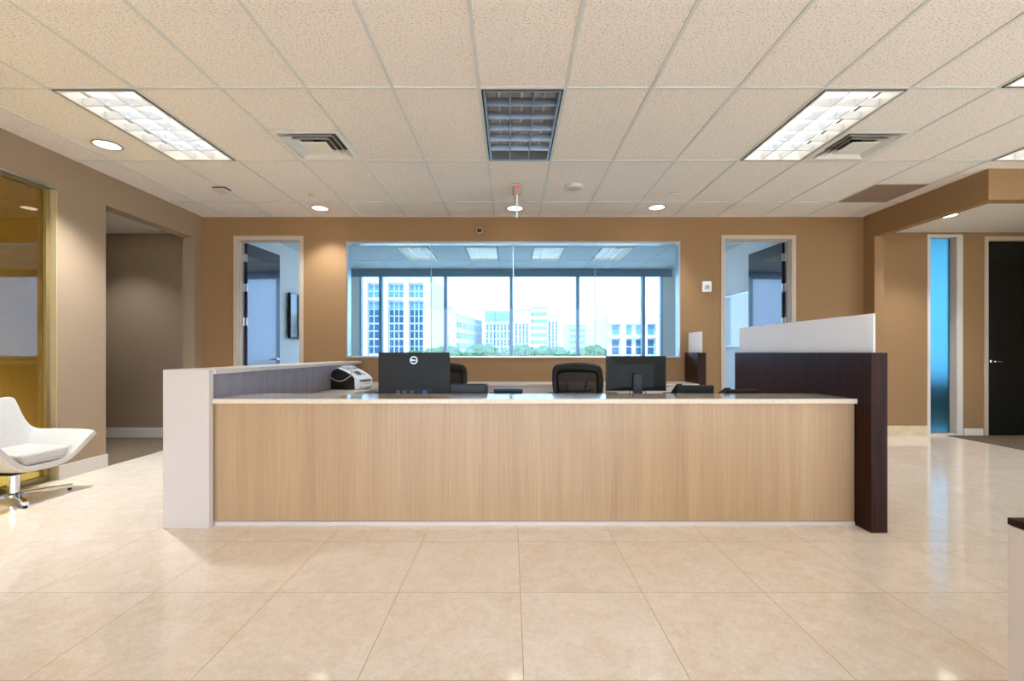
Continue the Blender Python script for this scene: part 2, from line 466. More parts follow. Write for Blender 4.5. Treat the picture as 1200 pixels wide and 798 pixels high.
# right soffit: L-shaped bulkhead, stub wall and niche
SZ = 2.753; SY = 4.628
w = MB().box(RX, RX+.12, SY, BY, SZ, top).box(RX+.12, EX, SY, SY+.12, SZ, top)
struct('wall_soffit', w, M['wall'], 'beige dropped soffit wrapping the right corner', 'soffit')
struct('wall_stub', MB().box(RX, RX+.12, 6.08, BY, 0, SZ), M['wall'], 'short beige wall stub at the end of the back wall', 'wall')
NY = 6.56
SL = (6.035, 6.43, 2.87)         # side light opening
D3 = (6.87, 7.83, 2.82)          # black door opening
w = MB()
for a, b, z0, z1 in ((4.98, SL[0], 0, 3.0), (SL[0], SL[1], SL[2], 3.0), (SL[1], D3[0], 0, 3.0), (D3[0], D3[1], D3[2], 3.0), (D3[1], EX, 0, 3.0)):
    w.box(a, b, NY, NY+.13, z0, z1)
struct('wall_niche', w, M['wall'], 'beige wall of the right niche with the blue window and black door', 'wall')
struct('ceiling_niche', MB().box(RX+.12, EX, SY+.12, NY, 2.93, 3.0), M['flat_ceiling'], 'flat pale ceiling above the right niche', 'ceiling')
b = MB()
for k in range(4):
    x0 = 4.985 + k*.262
    b.box(x0, min(x0+.2595, 6.0), NY-.013, NY, 0, .145)
struct('baseboard_niche', b, M['stone_base'], 'stone tile baseboard left of the blue side window', 'baseboard')
struct('baseboard_right', MB().box(6.52, 6.80, NY-.014, NY, 0, .09).box(6.52, 6.80, NY-.009, NY, .09, .105), M['whitetrim'], 'white baseboard between the blue window and the black door', 'baseboard')

# ---------------------------------------------------------------- ceiling with T-bar grid
gx0 = -0.222; gy0 = 3.215
fixt = {}      # (i, j) -> 'full' or 'half' (far half taken by a vent)
LIT = [(-5, 0), (4, 0), (6, -1), (8, 0), (-5, -3), (0, -3), (4, -3), (8, -3), (-5, -5), (4, -5)]  # cells behind the viewpoint are unseen lamps, added for the front area
OFF = [(0, 0)]
for c in LIT+OFF: fixt[c] = 'full'
fixt[(-3, 0)] = 'half'; fixt[(5, 0)] = 'half'; fixt[(7, 1)] = 'half'
def cell(i, j): return gx0+.61*i, gx0+.61*(i+1), gy0+1.22*j, gy0+1.22*(j+1)
tz = CZ+.004
w = MB(); g = MB()
def clip_tile(x0, x1, y0, y1):
    x0 = max(x0, LX); x1 = min(x1, EX); y0 = max(y0, FY); y1 = min(y1, BY)
    if x1-x0 < .001 or y1-y0 < .001: return
    w.box(x0, x1, y0, y1, tz, tz+.02)
for i in range(-8, 17):
    for j in range(-8, 3):
        x0, x1, y0, y1 = cell(i, j)
        k = fixt.get((i, j))
        if k == 'full': continue
        if k == 'half':
            clip_tile(x0, x1, y0, y0+.61); g.box(x0, x1, y0+.598, y0+.622, CZ-.001, CZ+.006)
            continue
        clip_tile(x0, x1, y0, y1)
bw = .0118
for i in range(-7, 16):
    x = gx0+.61*i
    if LX < x < EX: g.box(x-bw, x+bw, FY, BY if x < RX else SY, CZ-.001, CZ+.006)
for j in range(-7, 3):
    y = gy0+1.22*j
    if y > FY: g.box(LX, RX if y > SY else EX, y-bw, y+bw, CZ-.0015, CZ+.0055)
# wall angle
g.box(LX, RX, BY-.018, BY, CZ-.001, CZ+.006)
ceil = struct('ceiling', w, M['tile'], 'suspended ceiling of speckled tiles in a metal grid', 'ceiling')
struct('ceiling_grid', g, M['tbar'], None, None, parent=ceil)
struct('ceiling_slab', MB().box(-4.5, EX+.1, FY-.1, 10.4, 3.40, 3.5), M['flat_ceiling'], 'concrete slab above the suspended ceiling', 'ceiling')

# recessed light fixtures
def make_troffer(name, loc, w_, l_, label, group, lampmat, lit=True):
    r = thing(name, loc, label, 'ceiling light', group=group)
    hw, hl = w_/2, l_/2
    fr = MB(); a = .0125
    x1, y1 = hw-a, hl-a           # outer of dark reveal
    k = MB()
    for (X0, X1, Y0, Y1) in ((-x1, -x1+.012, -y1, y1), (x1-.012, x1, -y1, y1), (-x1+.012, x1-.012, -y1, -y1+.012), (-x1+.012, x1-.012, y1-.012, y1)):
        k.box(X0, X1, Y0, Y1, -.004, .10)
    obj('reveal', k, M['dark_gap'], r, world=False)
    x2, y2 = x1-.012, y1-.012
    t_ = .016
    for (X0, X1, Y0, Y1) in ((-x2, -x2+t_, -y2, y2), (x2-t_, x2, -y2, y2), (-x2+t_, x2-t_, -y2, -y2+t_), (-x2+t_, x2-t_, y2-t_, y2)):
        fr.box(X0, X1, Y0, Y1, -.006, .085)
    obj('frame', fr, M['white_metal'] if lit else M['louver_dim'], r, world=False)
    x3, y3 = x2-t_, y2-t_
    lv = MB()
    for q in range(1, 3):
        x = -x3 + 2*x3*q/3
        lv.prism([(x-.004, -.002), (x+.004, -.002), (x+.010, .055), (x-.010, .055)], 'y', -y3, y3)
    for q in range(1, 6):
        y = -y3 + 2*y3*q/6
        lv.prism([(y-.004, -.0015), (y+.004, -.0015), (y+.012, .0545), (y-.012, .0545)], 'x', -x3, x3)
    obj('louver', lv, M['louver'] if lit else M['louver_dim'], r, world=False)
    if lit:
        obj('lamp_panel', MB().box(-x3, x3, -y3, y3, .105, .112), lampmat, r, world=False)
    else:
        obj('reflector', MB().box(-x3, x3, -y3, y3, .105, .112), M['reflector'], r, world=False)
        tb = MB()
        for q in (-1, 0, 1): tb.cyl((q*2*x3/3, -y3+.02, .085), .0125, 2*y3-.04, 'y', 12)
        obj('tube', tb, M['white_plastic'], r, world=False)
    return r
lab = {(-5, 0): 'lit white louvered ceiling light near the left wall', (4, 0): 'lit white louvered ceiling light next to the right air vent',
       (6, -1): 'lit ceiling light cut by the right edge, the one farther from the soffit', (8, 0): 'lit ceiling light cut by the right edge, just in front of the soffit'}
proto = None
for c in LIT:
    x0, x1, y0, y1 = cell(*c)
    loc = ((x0+x1)/2, (y0+y1)/2, CZ)
    lb = lab.get(c, 'unseen louvered ceiling light added behind the viewpoint')
    grp = 'lit louvered lights in the lobby ceiling' if c in lab else 'added louvered lights behind the viewpoint'
    if proto is None: proto = make_troffer('ceiling_light', loc, .61, 1.22, lb, grp, M['lamp'])
    else: dup(proto, loc, label=lb, group=grp)
x0, x1, y0, y1 = cell(0, 0)
make_troffer('ceiling_light', ((x0+x1)/2, (y0+y1)/2, CZ), .61, 1.22, 'unlit louvered ceiling light with bare metal grid in the middle of the ceiling', None, None, lit=False)

# air vents: nested tapered square rings
def sq_ring(mb, r0, z0, r1, z1, th=.004):
    def c4(r, z): return [(-r, -r, z), (r, -r, z), (r, r, z), (-r, r, z)]
    vs = c4(r0, z0)+c4(r1, z1)+c4(r1-th, z1+th)+c4(r0-th, z0+th)
    fs = []
    for k in range(4):
        n = (k+1) % 4
        fs += [(k, n, 4+n, 4+k), (4+k, 4+n, 8+n, 8+k), (8+k, 8+n, 12+n, 12+k), (12+k, 12+n, n, k)]
    mb.add(vs, fs)
def make_vent(loc, label):
    r = thing('air_vent', loc, label, 'air vent', group='square air vents in the lobby ceiling')
    f = MB()
    for (X0, X1, Y0, Y1) in ((-.293, -.255, -.293, .293), (.255, .293, -.293, .293), (-.255, .255, -.293, -.255), (-.255, .255, .255, .293)):
        f.box(X0, X1, Y0, Y1, -.004, .004)
    sq_ring(f, .255, -.003, .215, .06)
    obj('frame', f, M['white_metal'], r, world=False)
    for (ra, rb) in ((.226, .186), (.172, .132)):
        q = MB(); sq_ring(q, ra, -.014, rb, .022); obj('ring', q, M['white_metal'], r, world=False)
    q = MB(); q.box(-.118, .118, -.118, .118, -.016, -.010); obj('centre_plate', q, M['white_metal'], r, world=False)
    q = MB().box(-.03, .03, -.03, .03, -.012, .09); obj('hanger', q, M['dark_gap'], r, world=False)
    obj('duct', MB().box(-.262, .262, -.262, .262, .09, .10), M['duct_grey'], r, world=False)
    return r
for c, lb in (((-3, 0), 'square tiered air vent between the left light and the unlit light'), ((5, 0), 'square tiered air vent right beside the lit light on the right')):
    x0, x1, y0, y1 = cell(*c)
    make_vent(((x0+x1)/2, y0+.915, CZ), lb)
x0, x1, y0, y1 = cell(7, 1)
r = thing('return_grille', ((x0+x1)/2, y0+.915, CZ), 'flat brown square panel in the ceiling near the right soffit', 'return grille')
obj('panel', MB().box(-.293, .293, -.293, .293, .002, .012), M['brown_panel'], r, world=False)
q = MB()
for (X0, X1, Y0, Y1) in ((-.293, -.28, -.293, .293), (.28, .293, -.293, .293), (-.28, .28, -.293, -.28), (-.28, .28, .28, .293)): q.box(X0, X1, Y0, Y1, -.003, .004)
obj('frame', q, M['brown_panel'], r, world=False)

# downlights
def spot(name, loc, power, size, blend, color, parent=None, rot=(0,0,0), rad=.06):
    l = bpy.data.lights.new(name, 'SPOT'); l.energy = power; l.spot_size = size; l.spot_blend = blend
    l.color = color; l.shadow_soft_size = rad
    o = bpy.data.objects.new(name, l); COL.objects.link(o)
    o.location = loc; o.rotation_euler = rot
    if parent: o.parent = parent
    return o
WARM = (.82, .90, 1.0)
def make_down(loc, label, power=60, size=R(105)):
    r = thing('downlight', loc, label, 'downlight', group='round recessed downlights')
    obj('trim_ring', MB().lathe([(.114, .003), (.114, -.004), (.110, -.007), (.098, -.007), (.094, -.002), (.094, .003)], seg=32), M['silver'], r, world=False, smooth=True)
    obj('bulb', MB().lathe([(.0, -.003), (.05, -.0028), (.0938, -.001), (.0938, .003), (.0, .003)], seg=32), M['down'], r, world=False)
    s = spot('bulb_light', (0, 0, -.02), power, size, .7, WARM, r)
    return r
for (x, y, lb) in ((-3.63, 4.095, 'round white downlight left of the left ceiling light'), (-2.468, 5.888, 'round downlight near the back wall above the left doorway side'),
                   (.055, 5.888, 'round downlight behind the hanging exit sign'), (1.88, 5.853, 'round downlight near the back wall right of the exit sign')):
    make_down((x, y, CZ), lb, 65 if y > 5 else 190)
make_down((5.52, 5.75, 2.93), 'downlight in the low ceiling behind the right soffit', 70)
make_down((-5.3, 5.75, 2.88), 'downlight hidden in the left corridor ceiling', 40)
make_down((-6.2, 2.6, 2.95), 'downlight added to brighten the amber room behind the left glass', 1100)  # amber room downlights are added to brighten what shows through the glass
make_down((-6.9, 3.6, 2.95), 'added downlight deep in the amber room, near its far wall', 1100)
make_down((-6.2, .8, 2.95), 'added downlight in the amber room, hidden from the lobby', 500)

# small ceiling devices
r = thing('ceiling_speaker', (.713, 5.10, CZ), 'small round white ceiling disc right of the exit sign', 'ceiling speaker')
obj('rim', MB().lathe([(.1, 0), (.1, -.012), (.085, -.03), (.058, -.034), (.056, -.026), (.0, -.026)], seg=32), M['whitetrim'], r, world=False, smooth=True)
obj('grille', MB().lathe([(.0, -.035), (.05, -.034), (.055, -.028)], seg=24), M['grey_plastic'], r, world=False, smooth=True)
r = thing('smoke_detector', (-3.29, 5.18, CZ), 'small boxy smoke detector on the ceiling near the left wall', 'smoke detector')
obj('base', MB().box(-.075, .075, -.06, .06, -.012, 0), M['charcoal'], r, bevel=.004, world=False)  # charcoal stands in for the shading around the white cover
obj('cover', MB().prism([(-.068, -.0122), (.068, -.0122), (.055, -.045), (-.055, -.045)], 'y', -.064, .055), M['whitetrim'], r, bevel=.006, world=False)
for x, y, lb in ((-2.35, 5.38, 'small sprinkler head on the ceiling beside the left back downlight'), (1.91, 5.35, 'small sprinkler head on the ceiling beside the right back downlight')):
    r = thing('ceiling_sprinkler', (x, y, CZ), lb, 'sprinkler', group='ceiling sprinkler heads')
    obj('cap', MB().lathe([(.0, -.012), (.036, -.012), (.042, -.006), (.042, 0)], seg=20), M['whitetrim'], r, world=False, smooth=True)
# hanging exit sign, edge-on to the room
r = thing('exit_sign', (.07, 5.20, CZ), 'edge-on hanging exit sign with red glow at its ceiling canopy', 'exit sign')
obj('canopy', MB().box(-.055, .055, -.17, .17, -.02, 0), M['grey_plastic'], r, bevel=.004, world=False)
obj('housing', MB().box(-.025, .025, -.15, .15, -.11, -.02), M['trim'], r, bevel=.003, world=False)
obj('sign_plate', MB().box(-.011, .011, -.14, .14, -.285, -.11), M['fab_white'], r, bevel=.002, world=False)
obj('lamp_strip', MB().box(-.0255, .0255, -.1505, .1505, -.030, -.022), emitter('red_glow', '#ff2a2a', .8), r, world=False)

# ---------------------------------------------------------------- wall devices
r = thing('security_camera', (-.43, BY, 2.88), 'tiny black dome camera on the back wall above the interior window', 'camera')
obj('mount', MB().lathe([(.045, 0), (.045, -.015), (.03, -.02)], seg=20, axis='y'), M['trim'], r, world=False, smooth=True)
obj('dome', MB().lathe([(.034, -.018), (.03, -.04), (.018, -.053), (.0, -.058)], seg=20, axis='y'), M['black_gloss'], r, world=False, smooth=True)
r = thing('security_camera', (7.35, 6.3, 2.93), 'black dome camera under the niche ceiling by the black door', 'camera')
obj('mount', MB().lathe([(.07, 0), (.07, -.02), (.05, -.025)], seg=20), M['black_plastic'], r, world=False, smooth=True)
obj('dome', MB().lathe([(.055, -.02), (.05, -.06), (.03, -.08), (.0, -.088)], seg=20), M['black_gloss'], r, world=False, smooth=True)
r = thing('mounted_fire_alarm', (2.69, BY, 2.03), 'small white fire alarm strobe on the back wall left of the right doorway', 'fire alarm')
obj('body', MB().box(-.058, .058, -.045, 0, 0, .145), M['white_plastic'], r, bevel=.006, world=False)
obj('lens', MB().box(-.03, .03, -.062, -.045, .03, .085), M['lens'], r, bevel=.004, world=False)
obj('horn', MB().lathe([(.03, -.046), (.026, -.05), (.0, -.05)], (0, 0, .07), 20, 'y'), M['grey_plastic'], r, world=False)

# ---------------------------------------------------------------- interior window in back wall
wx0, wx1, wz0, wz1 = WB
r = thing('window_1', ((wx0+wx1)/2, BY+.06, wz0), 'wide interior window of four frameless panes in the back wall', 'window', kind='structure')
f = MB()
f.box(wx0, wx1, BY-.006, BY+.12, wz1-.028, wz1); f.box(wx0, wx1, BY-.012, BY+.12, wz0, wz0+.022)
f.box(wx0, wx0+.022, BY-.006, BY+.12, wz0+.022, wz1-.028); f.box(wx1-.022, wx1, BY-.006, BY+.12, wz0+.022, wz1-.028)
obj('window_frame', f, M['silver'], r, bevel=.002)
pw = (wx1-wx0-.044)/4
for k in range(4):
    a = wx0+.022+pw*k
    obj('pane', MB().box(a+.0025, a+pw-.0025, BY+.05, BY+.06, wz0+.022, wz1-.028), M['int_glass'], r)
j = MB()
for k in range(1, 4):
    a = wx0+.022+pw*k
    j.box(a-.004, a+.004, BY+.046, BY+.064, wz0+.022, wz1-.028)
obj('glass_joint', j, mat('silicone_joint', '#b7c9d4', .3), r)

# door frames
def casing(name, x0, x1, z1, Y, depth, label, m, cw=.05):
    f = MB()
    f.box(x0-cw, x0+.006, Y-.014, Y+depth+.004, 0, z1+cw); f.box(x1-.006, x1+cw, Y-.014, Y+depth+.004, 0, z1+cw); f.box(x0+.006, x1-.006, Y-.014, Y+depth+.004, z1-.006, z1+cw)
    f.box(x0+.006, x0+.016, Y+.03, Y+depth-.02, 0, z1); f.box(x1-.016, x1-.006, Y+.03, Y+depth-.02, 0, z1-.006); f.box(x0+.016, x1-.016, Y+.03, Y+depth-.02, z1-.016, z1-.006)
    return struct(name, f, m, label, 'door frame', bevel=.003)
casing('trim_1', DL[0], DL[1], DL[2], BY, .13, 'pale casing round the left doorway in the back wall', M['trim'])
casing('trim_2', DR[0], DR[1], DR[2], BY, .13, 'pale casing round the right doorway in the back wall', M['trim'])

def lever(mb, x, y, z, out, toward):
    """lever handle: rose on a face with normal +-x (out), lever pointing along y (toward)"""
    mb.lathe([(.026, 0), (.026, .008*out), (.012, .012*out), (.012, .05*out)], (x, y, z), 16, 'x')
    mb.tube([(x+.045*out, y, z), (x+.052*out, y+.03*toward, z), (x+.05*out, y+.12*toward, z-.004)], [.011, .010, .008], 10)
def open_door(name, hx, z1, sgn, wid, ang, label):
    """leaf swung into the meeting room; sgn=+1 hinged at the left jamb"""
    r = thing(name, (hx, BY+.13, 0.012), label, 'door', rz=0, kind='structure')
    r.rotation_euler = (0, 0, ang)
    th = .045
    x0, x1 = (0, th) if sgn > 0 else (-th, 0)
    lf = obj('door_leaf', MB().box(x0, x1, .01, wid, 0, z1-.02), M['door_wood'], r, bevel=.002, world=False)
    for hz in (.35, 1.62, 2.10, z1-.23):
        h = MB()
        xa, xb = (-.02, .006) if sgn > 0 else (-.006, .02)
        h.box(min(x0, xa), max(x1, xb), -.004, .0095, hz-.055, hz+.055)
        h.cyl((0 if sgn > 0 else 0, -.006, hz-.06), .008, .12, 'z', 10)
        obj('hinge', h, M['silver'], r, world=False)
    h = MB(); lever(h, x1 if sgn > 0 else x0, wid-.07, 1.08, sgn, -1); obj('handle', h, M['chrome'], r, world=False, smooth=True)
    h = MB(); lever(h, x0 if sgn > 0 else x1, wid-.07, 1.08, -sgn, -1); obj('handle', h, M['chrome'], r, world=False, smooth=True)
    return r
open_door('door_1', DL[0]+.015, 2.745, 1, .80, R(-4), 'dark door standing open inside the left doorway')
open_door('door_2', DR[1]-.015, 2.755, -1, .80, R(4), 'dark door standing open inside the right doorway')

# ---------------------------------------------------------------- meeting room
RL, RR, EY = -3.93, 3.98, 10.25
struct('wall_room_left', MB().box(RL-.1, RL, BY+.13, EY+.2, 0, top), M['wall_room'], 'pale left wall of the meeting room carrying the television', 'wall')
struct('wall_room_right', MB().box(RR, RR+.1, BY+.13, EY+.2, 0, top), M['wall_room'], 'pale right wall of the meeting room carrying the white board', 'wall')
GX0, GX1 = -3.40, 3.42
w = MB().box(RL, GX0, EY, EY+.2, 0, top).box(GX1, RR, EY, EY+.2, 0, top).box(GX0, GX1, EY, EY+.2, 0, .75).box(GX0, GX1, EY+.02, EY+.2, 2.96, top)
struct('wall_exterior', w, M['wall_room'], 'pale outer wall of the meeting room round the big window', 'wall')
w = MB(); g = MB()
rl_cells = []
for i in range(-7, 8):
    x0 = gx0+.61*i; x1 = x0+.61
    for j in range(4):
        y0 = 6.81+1.22*(j-1); y1 = y0+1.22
        if j == 2 and i in (-3, -1, 1, 3):
            rl_cells.append(((x0+x1)/2, (y0+y1)/2)); continue
        X0, X1, Y0, Y1 = max(x0, RL), min(x1, RR), max(y0, BY+.13), min(y1, EY)
        if X1 > X0 and Y1 > Y0: w.box(X0, X1, Y0, Y1, tz, tz+.02)
    if x0 > RL: g.box(x0-bw, x0+bw, BY+.13, EY, CZ-.001, CZ+.006)
for j in range(4):
    y = 6.81+1.22*j
    if y < EY: g.box(RL, RR, y-bw, y+bw, CZ-.0015, CZ+.0055)
M['tile_plain'] = mat('plain_ceiling_tile', '#dde3e4', .9, spec=.1)
c2 = struct('ceiling_room', w, M['tile_plain'], 'tiled ceiling of the meeting room behind the interior window', 'ceiling')
struct('ceiling_grid', g, M['tbar'], None, None, parent=c2)
names = ('leftmost', 'second', 'third', 'rightmost')
pr = None
for k, (x, y) in enumerate(rl_cells):
    lb = 'ceiling light in the meeting room, %s of four seen through the interior window' % names[k]
    if pr is None: pr = make_troffer('ceiling_light', (x, y, CZ), .61, 1.22, lb, 'meeting room ceiling lights', M['lamp_room'])
    else: dup(pr, (x, y, CZ), label=lb, group='meeting room ceiling lights')

# exterior glazing
r = thing('window_2', ((GX0+GX1)/2, EY+.1, .75), 'wide exterior window wall with slim mullions at the far side of the meeting room', 'window', kind='structure')
xs = [GX0, -2.93, -1.47, .01, 1.51, 2.99, GX1]
f = MB()
for x in xs[1:-1]: f.box(x-.035, x+.035, EY-.02, EY+.12, .78, 2.93)
f.box(GX0, GX0+.03, EY-.01, EY+.12, .78, 2.93); f.box(GX1-.03, GX1, EY-.01, EY+.12, .78, 2.93)
f.box(GX0, GX1, EY-.03, EY+.14, .75, .78)
obj('window_frame', f, M['ext_frame'], r)
obj('window_header', MB().box(GX0-.2, GX1+.2, EY-.05, EY+.019, 2.90, 3.06), M['header'], r)
for k in range(6):
    obj('pane', MB().box(xs[k]+.03, xs[k+1]-.03, EY+.05, EY+.062, .78, 2.95), M['sky_glass'], r)

# television and white board in the meeting room
r = thing('television', (RL, 8.68, 1.45), 'black wall television seen edge-on through the left doorway', 'television')
obj('housing', MB().box(.03, .075, -.72, .72, 0, .80), M['black_plastic'], r, bevel=.006, world=False)
obj('screen', MB().box(.075, .078, -.70, .70, .025, .785), M['black_gloss'], r, world=False)
obj('wall_mount', MB().box(0, .03, -.2, .2, .25, .55), M['charcoal'], r, world=False)
r = thing('whiteboard', (RR, 8.45, 1.30), 'white glossy board on the meeting room wall seen through the right doorway', 'whiteboard')
obj('board', MB().box(-.03, -.012, -.92, .92, 0.02, .90), M['fab_white'], r, bevel=.002, world=False)
q = MB().box(-.036, 0, -.94, .94, 0, .02).box(-.036, 0, -.94, .94, .90, .92).box(-.036, 0, -.94, -.92, .02, .90).box(-.036, 0, .92, .94, .02, .90)
obj('frame', q, M['silver'], r, world=False)
obj('bracket', MB().box(-.02, 0, -.98, -.94, .84, .93), M['charcoal'], r, world=False)

# ---------------------------------------------------------------- left glass wall
r = thing('window_3', (LX-.11, 2.3, 0), 'amber tinted glass wall in a bronze frame on the left', 'window', kind='structure')
f = MB()
xa, xb = LX-.13, LX-.06
f.box(xa, xb, GY0, GY1, 0.0, .05); f.box(xa, xb, GY0, GY1, GZ-.035, GZ); f.box(xa, xb, GY1-.045, GY1, .05, GZ-.035); f.box(xa, xb, GY0, GY0+.045, .05, GZ-.035)
f.box(xa, xb, 2.30, 2.34, .05, GZ-.035)
obj('window_frame', f, M['brass'], r, bevel=.003)
obj('sill_track', MB().box(LX-.055, LX-.005, GY0, GY1, 0, .012), M['silver'], r)
obj('head_track', MB().box(LX-.055, LX-.005, GY0, GY1, GZ-.02, GZ), M['silver'], r)
obj('pane', MB().box(LX-.10, LX-.09, 2.34, GY1-.045, .05, GZ-.035), M['amber_glass'], r)
obj('pane', MB().box(LX-.10, LX-.09, GY0+.045, 2.30, .05, GZ-.035), M['amber_glass'], r)
obj('side_jamb', MB().box(LX-.06, LX-.001, GY1-.012, GY1-.002, .012, GZ-.02), mat('gold_jamb', '#b39c74', .4), r)

# ---------------------------------------------------------------- blue side window and black door in niche
r = thing('window_4', ((SL[0]+SL[1])/2, NY+.05, 0), 'tall narrow blue frosted window in the right niche', 'window', kind='structure')
f = MB()
f.box(SL[0]-.035, SL[0]+.008, NY-.012, NY+.13, 0, SL[2]+.03); f.box(SL[1]-.008, SL[1]+.08, NY-.012, NY+.13, 0, SL[2]+.03)
f.box(SL[0]+.008, SL[1]-.008, NY-.012, NY+.13, SL[2]-.008, SL[2]+.03); f.box(SL[0]+.008, SL[1]-.008, NY-.012, NY+.13, 0, .03)
obj('window_frame', f, M['whitetrim'], r, bevel=.003)
obj('pane', MB().box(SL[0]+.008, SL[1]-.008, NY+.10, NY+.108, .03, SL[2]-.008), M['blue_glass'], r)
struct('parapet', MB().box(4.9, 8.2, 7.35, 7.45, -.1, .80), M['charcoal'], 'dark slab added behind the blue frosted window to darken its foot', 'parapet')  # unseen slab added to grade the frosted pane dark at the bottom
casing('trim_3', D3[0], D3[1], D3[2], NY, .13, 'pale casing round the black door', M['trim'])
r = thing('door_3', (D3[0], NY+.06, .01), 'black closed door at the right edge', 'door', kind='structure')
obj('door_leaf', MB().box(D3[0]+.014, D3[1]-.014, NY+.02, NY+.065, .006, D3[2]-.014), M['black_door'], r, bevel=.002)
obj('light_seal', MB().box(D3[0]+.006, D3[1]-.006, NY-.005, NY+.13, 0, .0055), M['charcoal'], r)  # added strip that stops sky light leaking under the leaf
h = MB()
h.lathe([(.026, 0), (.026, -.008), (.011, -.012), (.011, -.05)], (D3[0]+.075, NY+.02, 1.07), 16, 'y')
h.tube([(D3[0]+.075, NY-.028, 1.07), (D3[0]+.105, NY-.03, 1.07), (D3[0]+.19, NY-.028, 1.066)], [.011, .01, .008], 10)
obj('handle', h, M['chrome'], r, smooth=True)

# ---------------------------------------------------------------- reception desk
WT = .775    # inner worktop height
r = desk = thing('reception_desk', (0, 3.15, 0), 'long reception desk with light wood front, white left end and dark right end', 'reception desk')
# left white end: front slab + ledge running back to the wall
obj('side_panel', MB().box(-2.369, -2.055, 3.10, 3.145, 0, 1.05), M['white_lam'], r, bevel=.002)['label'] = 'white laminate end of the desk'
obj('transaction_ledge', MB().box(-2.369, -2.055, 3.10, 3.145, 1.05, 1.082).box(-2.369, -2.04, 3.1452, 6.235, 1.05, 1.082), M['white_lam'], r, bevel=.002)['label'] = 'white raised ledge running back to the wall'
obj('wing_panel', MB().box(-2.34, -2.075, 3.146, 6.23, 0.0, 1.05), M['grey_panel'], r)['label'] = 'inner veneer face under the ledge, blue daylight in its colour'
obj('front_panel', MB().box(-2.0745, 2.39, 3.165, 3.19, .028, .846), M['maple'], r)['label'] = 'light maple veneer front with vertical grain'
obj('toe_kick', MB().box(-2.0745, 2.39, 3.158, 3.19, 0, .026), M['whitetrim'], r)['label'] = 'pale base strip'
obj('counter_top', MB().box(-2.054, 2.386, 3.13, 3.55, .847, .88), M['counter'], r, bevel=.003)['label'] = 'cream quartz counter'
ep = obj('end_panel', MB().box(2.395, 2.503, 3.022, 4.865, 0, 1.198), M['dark_wood'], r, bevel=.002)
ep['label'] = 'dark espresso wood end wall'
obj('privacy_screen', MB().box(2.442, 2.456, 3.065, 4.86, 1.198, 1.463), M['acrylic'], ep, bevel=.002)['label'] = 'frosted white acrylic screen'
wk = MB().box(-2.074, 2.394, 3.56, 4.02, WT-.03, WT).box(-2.074, -1.65, 4.02, 5.74, WT-.03, WT)
obj('worktop', wk, M['worktop'], r, bevel=.002)
for xx in (-1.2, 1.5): obj('pedestal', MB().box(xx, xx+.4, 3.25, 3.95, .0, WT-.031), M['white_lam'], r, bevel=.003)


# credenza below the window
r = thing('credenza', (.15, 6.0, 0), 'low pale credenza along the back wall under the interior window', 'credenza')
obj('carcass', MB().box(-2.02, 2.37, 5.79, 6.26, .06, .77), M['white_lam'], r)
obj('plinth', MB().box(-2.0, 2.35, 5.83, 6.26, 0, .06), M['charcoal'], r)
obj('countertop', MB().box(-2.03, 2.385, 5.755, 6.265, .77, .80), M['worktop'], r, bevel=.003)
n = 6; dw = 4.39/n
for k in range(n):
    a = -2.02+dw*k
    d = obj('drawer', MB().box(a+.004, a+dw-.004, 5.77, 5.789, .52, .758), M['white_lam'], r, bevel=.002)
    h = MB(); cx = a+dw/2
    h.tube([(cx-.07, 5.77, .69), (cx-.07, 5.745, .69), (cx+.07, 5.745, .69), (cx+.07, 5.77, .69)], .006, 8)
    obj('handle', h, M['charcoal'], d, smooth=True)
    d = obj('door', MB().box(a+.004, a+dw-.004, 5.77, 5.789, .065, .512), M['white_lam'], r, bevel=.002)

# rear dark partition with its screen
r = thing('partition', (2.44, 6.05, 0), 'short dark wood partition against the back wall carrying a frosted screen', 'partition')
pp = obj('panel', MB().box(2.395, 2.503, 5.83, 6.262, 0, 1.198), M['dark_wood'], r, bevel=.002)
obj('privacy_screen', MB().box(2.442, 2.456, 5.835, 6.255, 1.198, 1.468), M['acrylic'], r, bevel=.002)['label'] = 'frosted white acrylic screen'

# ---------------------------------------------------------------- monitors
def arc_text(parent, cx, y, cz, h):
    """four block letters of the round maker's mark, built flat on the monitor back (read from the front of the room)"""
    mb = MB(); w_ = h*.72; gp = h*.12; st = h*.20; e = .0012
    x = cx - (4*w_+3*gp)/2
    def bar(x0, x1, z0, z1): mb.box(x0, x1, y-e, y, z0, z1)
    z = cz-h/2
    # D
    bar(x, x+st, z, z+h); bar(x+st, x+w_*.75, z+h-st*.8, z+h); bar(x+st, x+w_*.75, z, z+st*.8); bar(x+w_-st, x+w_, z+st*.7, z+h-st*.7)
    x += w_+gp
    # tilted E
    e0 = len(mb.v)
    bar(x, x+st, z, z+h); bar(x+st, x+w_, z+h-st*.8, z+h); bar(x+st, x+w_*.9, z+h/2-st*.4, z+h/2+st*.4); bar(x+st, x+w_, z, z+st*.8)
    c = Vector((x+w_/2, y, cz)); Rm = Matrix.Rotation(R(-32), 4, 'Y')
    for k in range(e0, len(mb.v)):
        mb.v[k] = tuple(Rm @ (Vector(mb.v[k])-c) + c)
    x += w_+gp
    for q in range(2):
        bar(x, x+st, z, z+h); bar(x+st, x+w_*.9, z, z+st*.8); x += w_+gp
    return mb
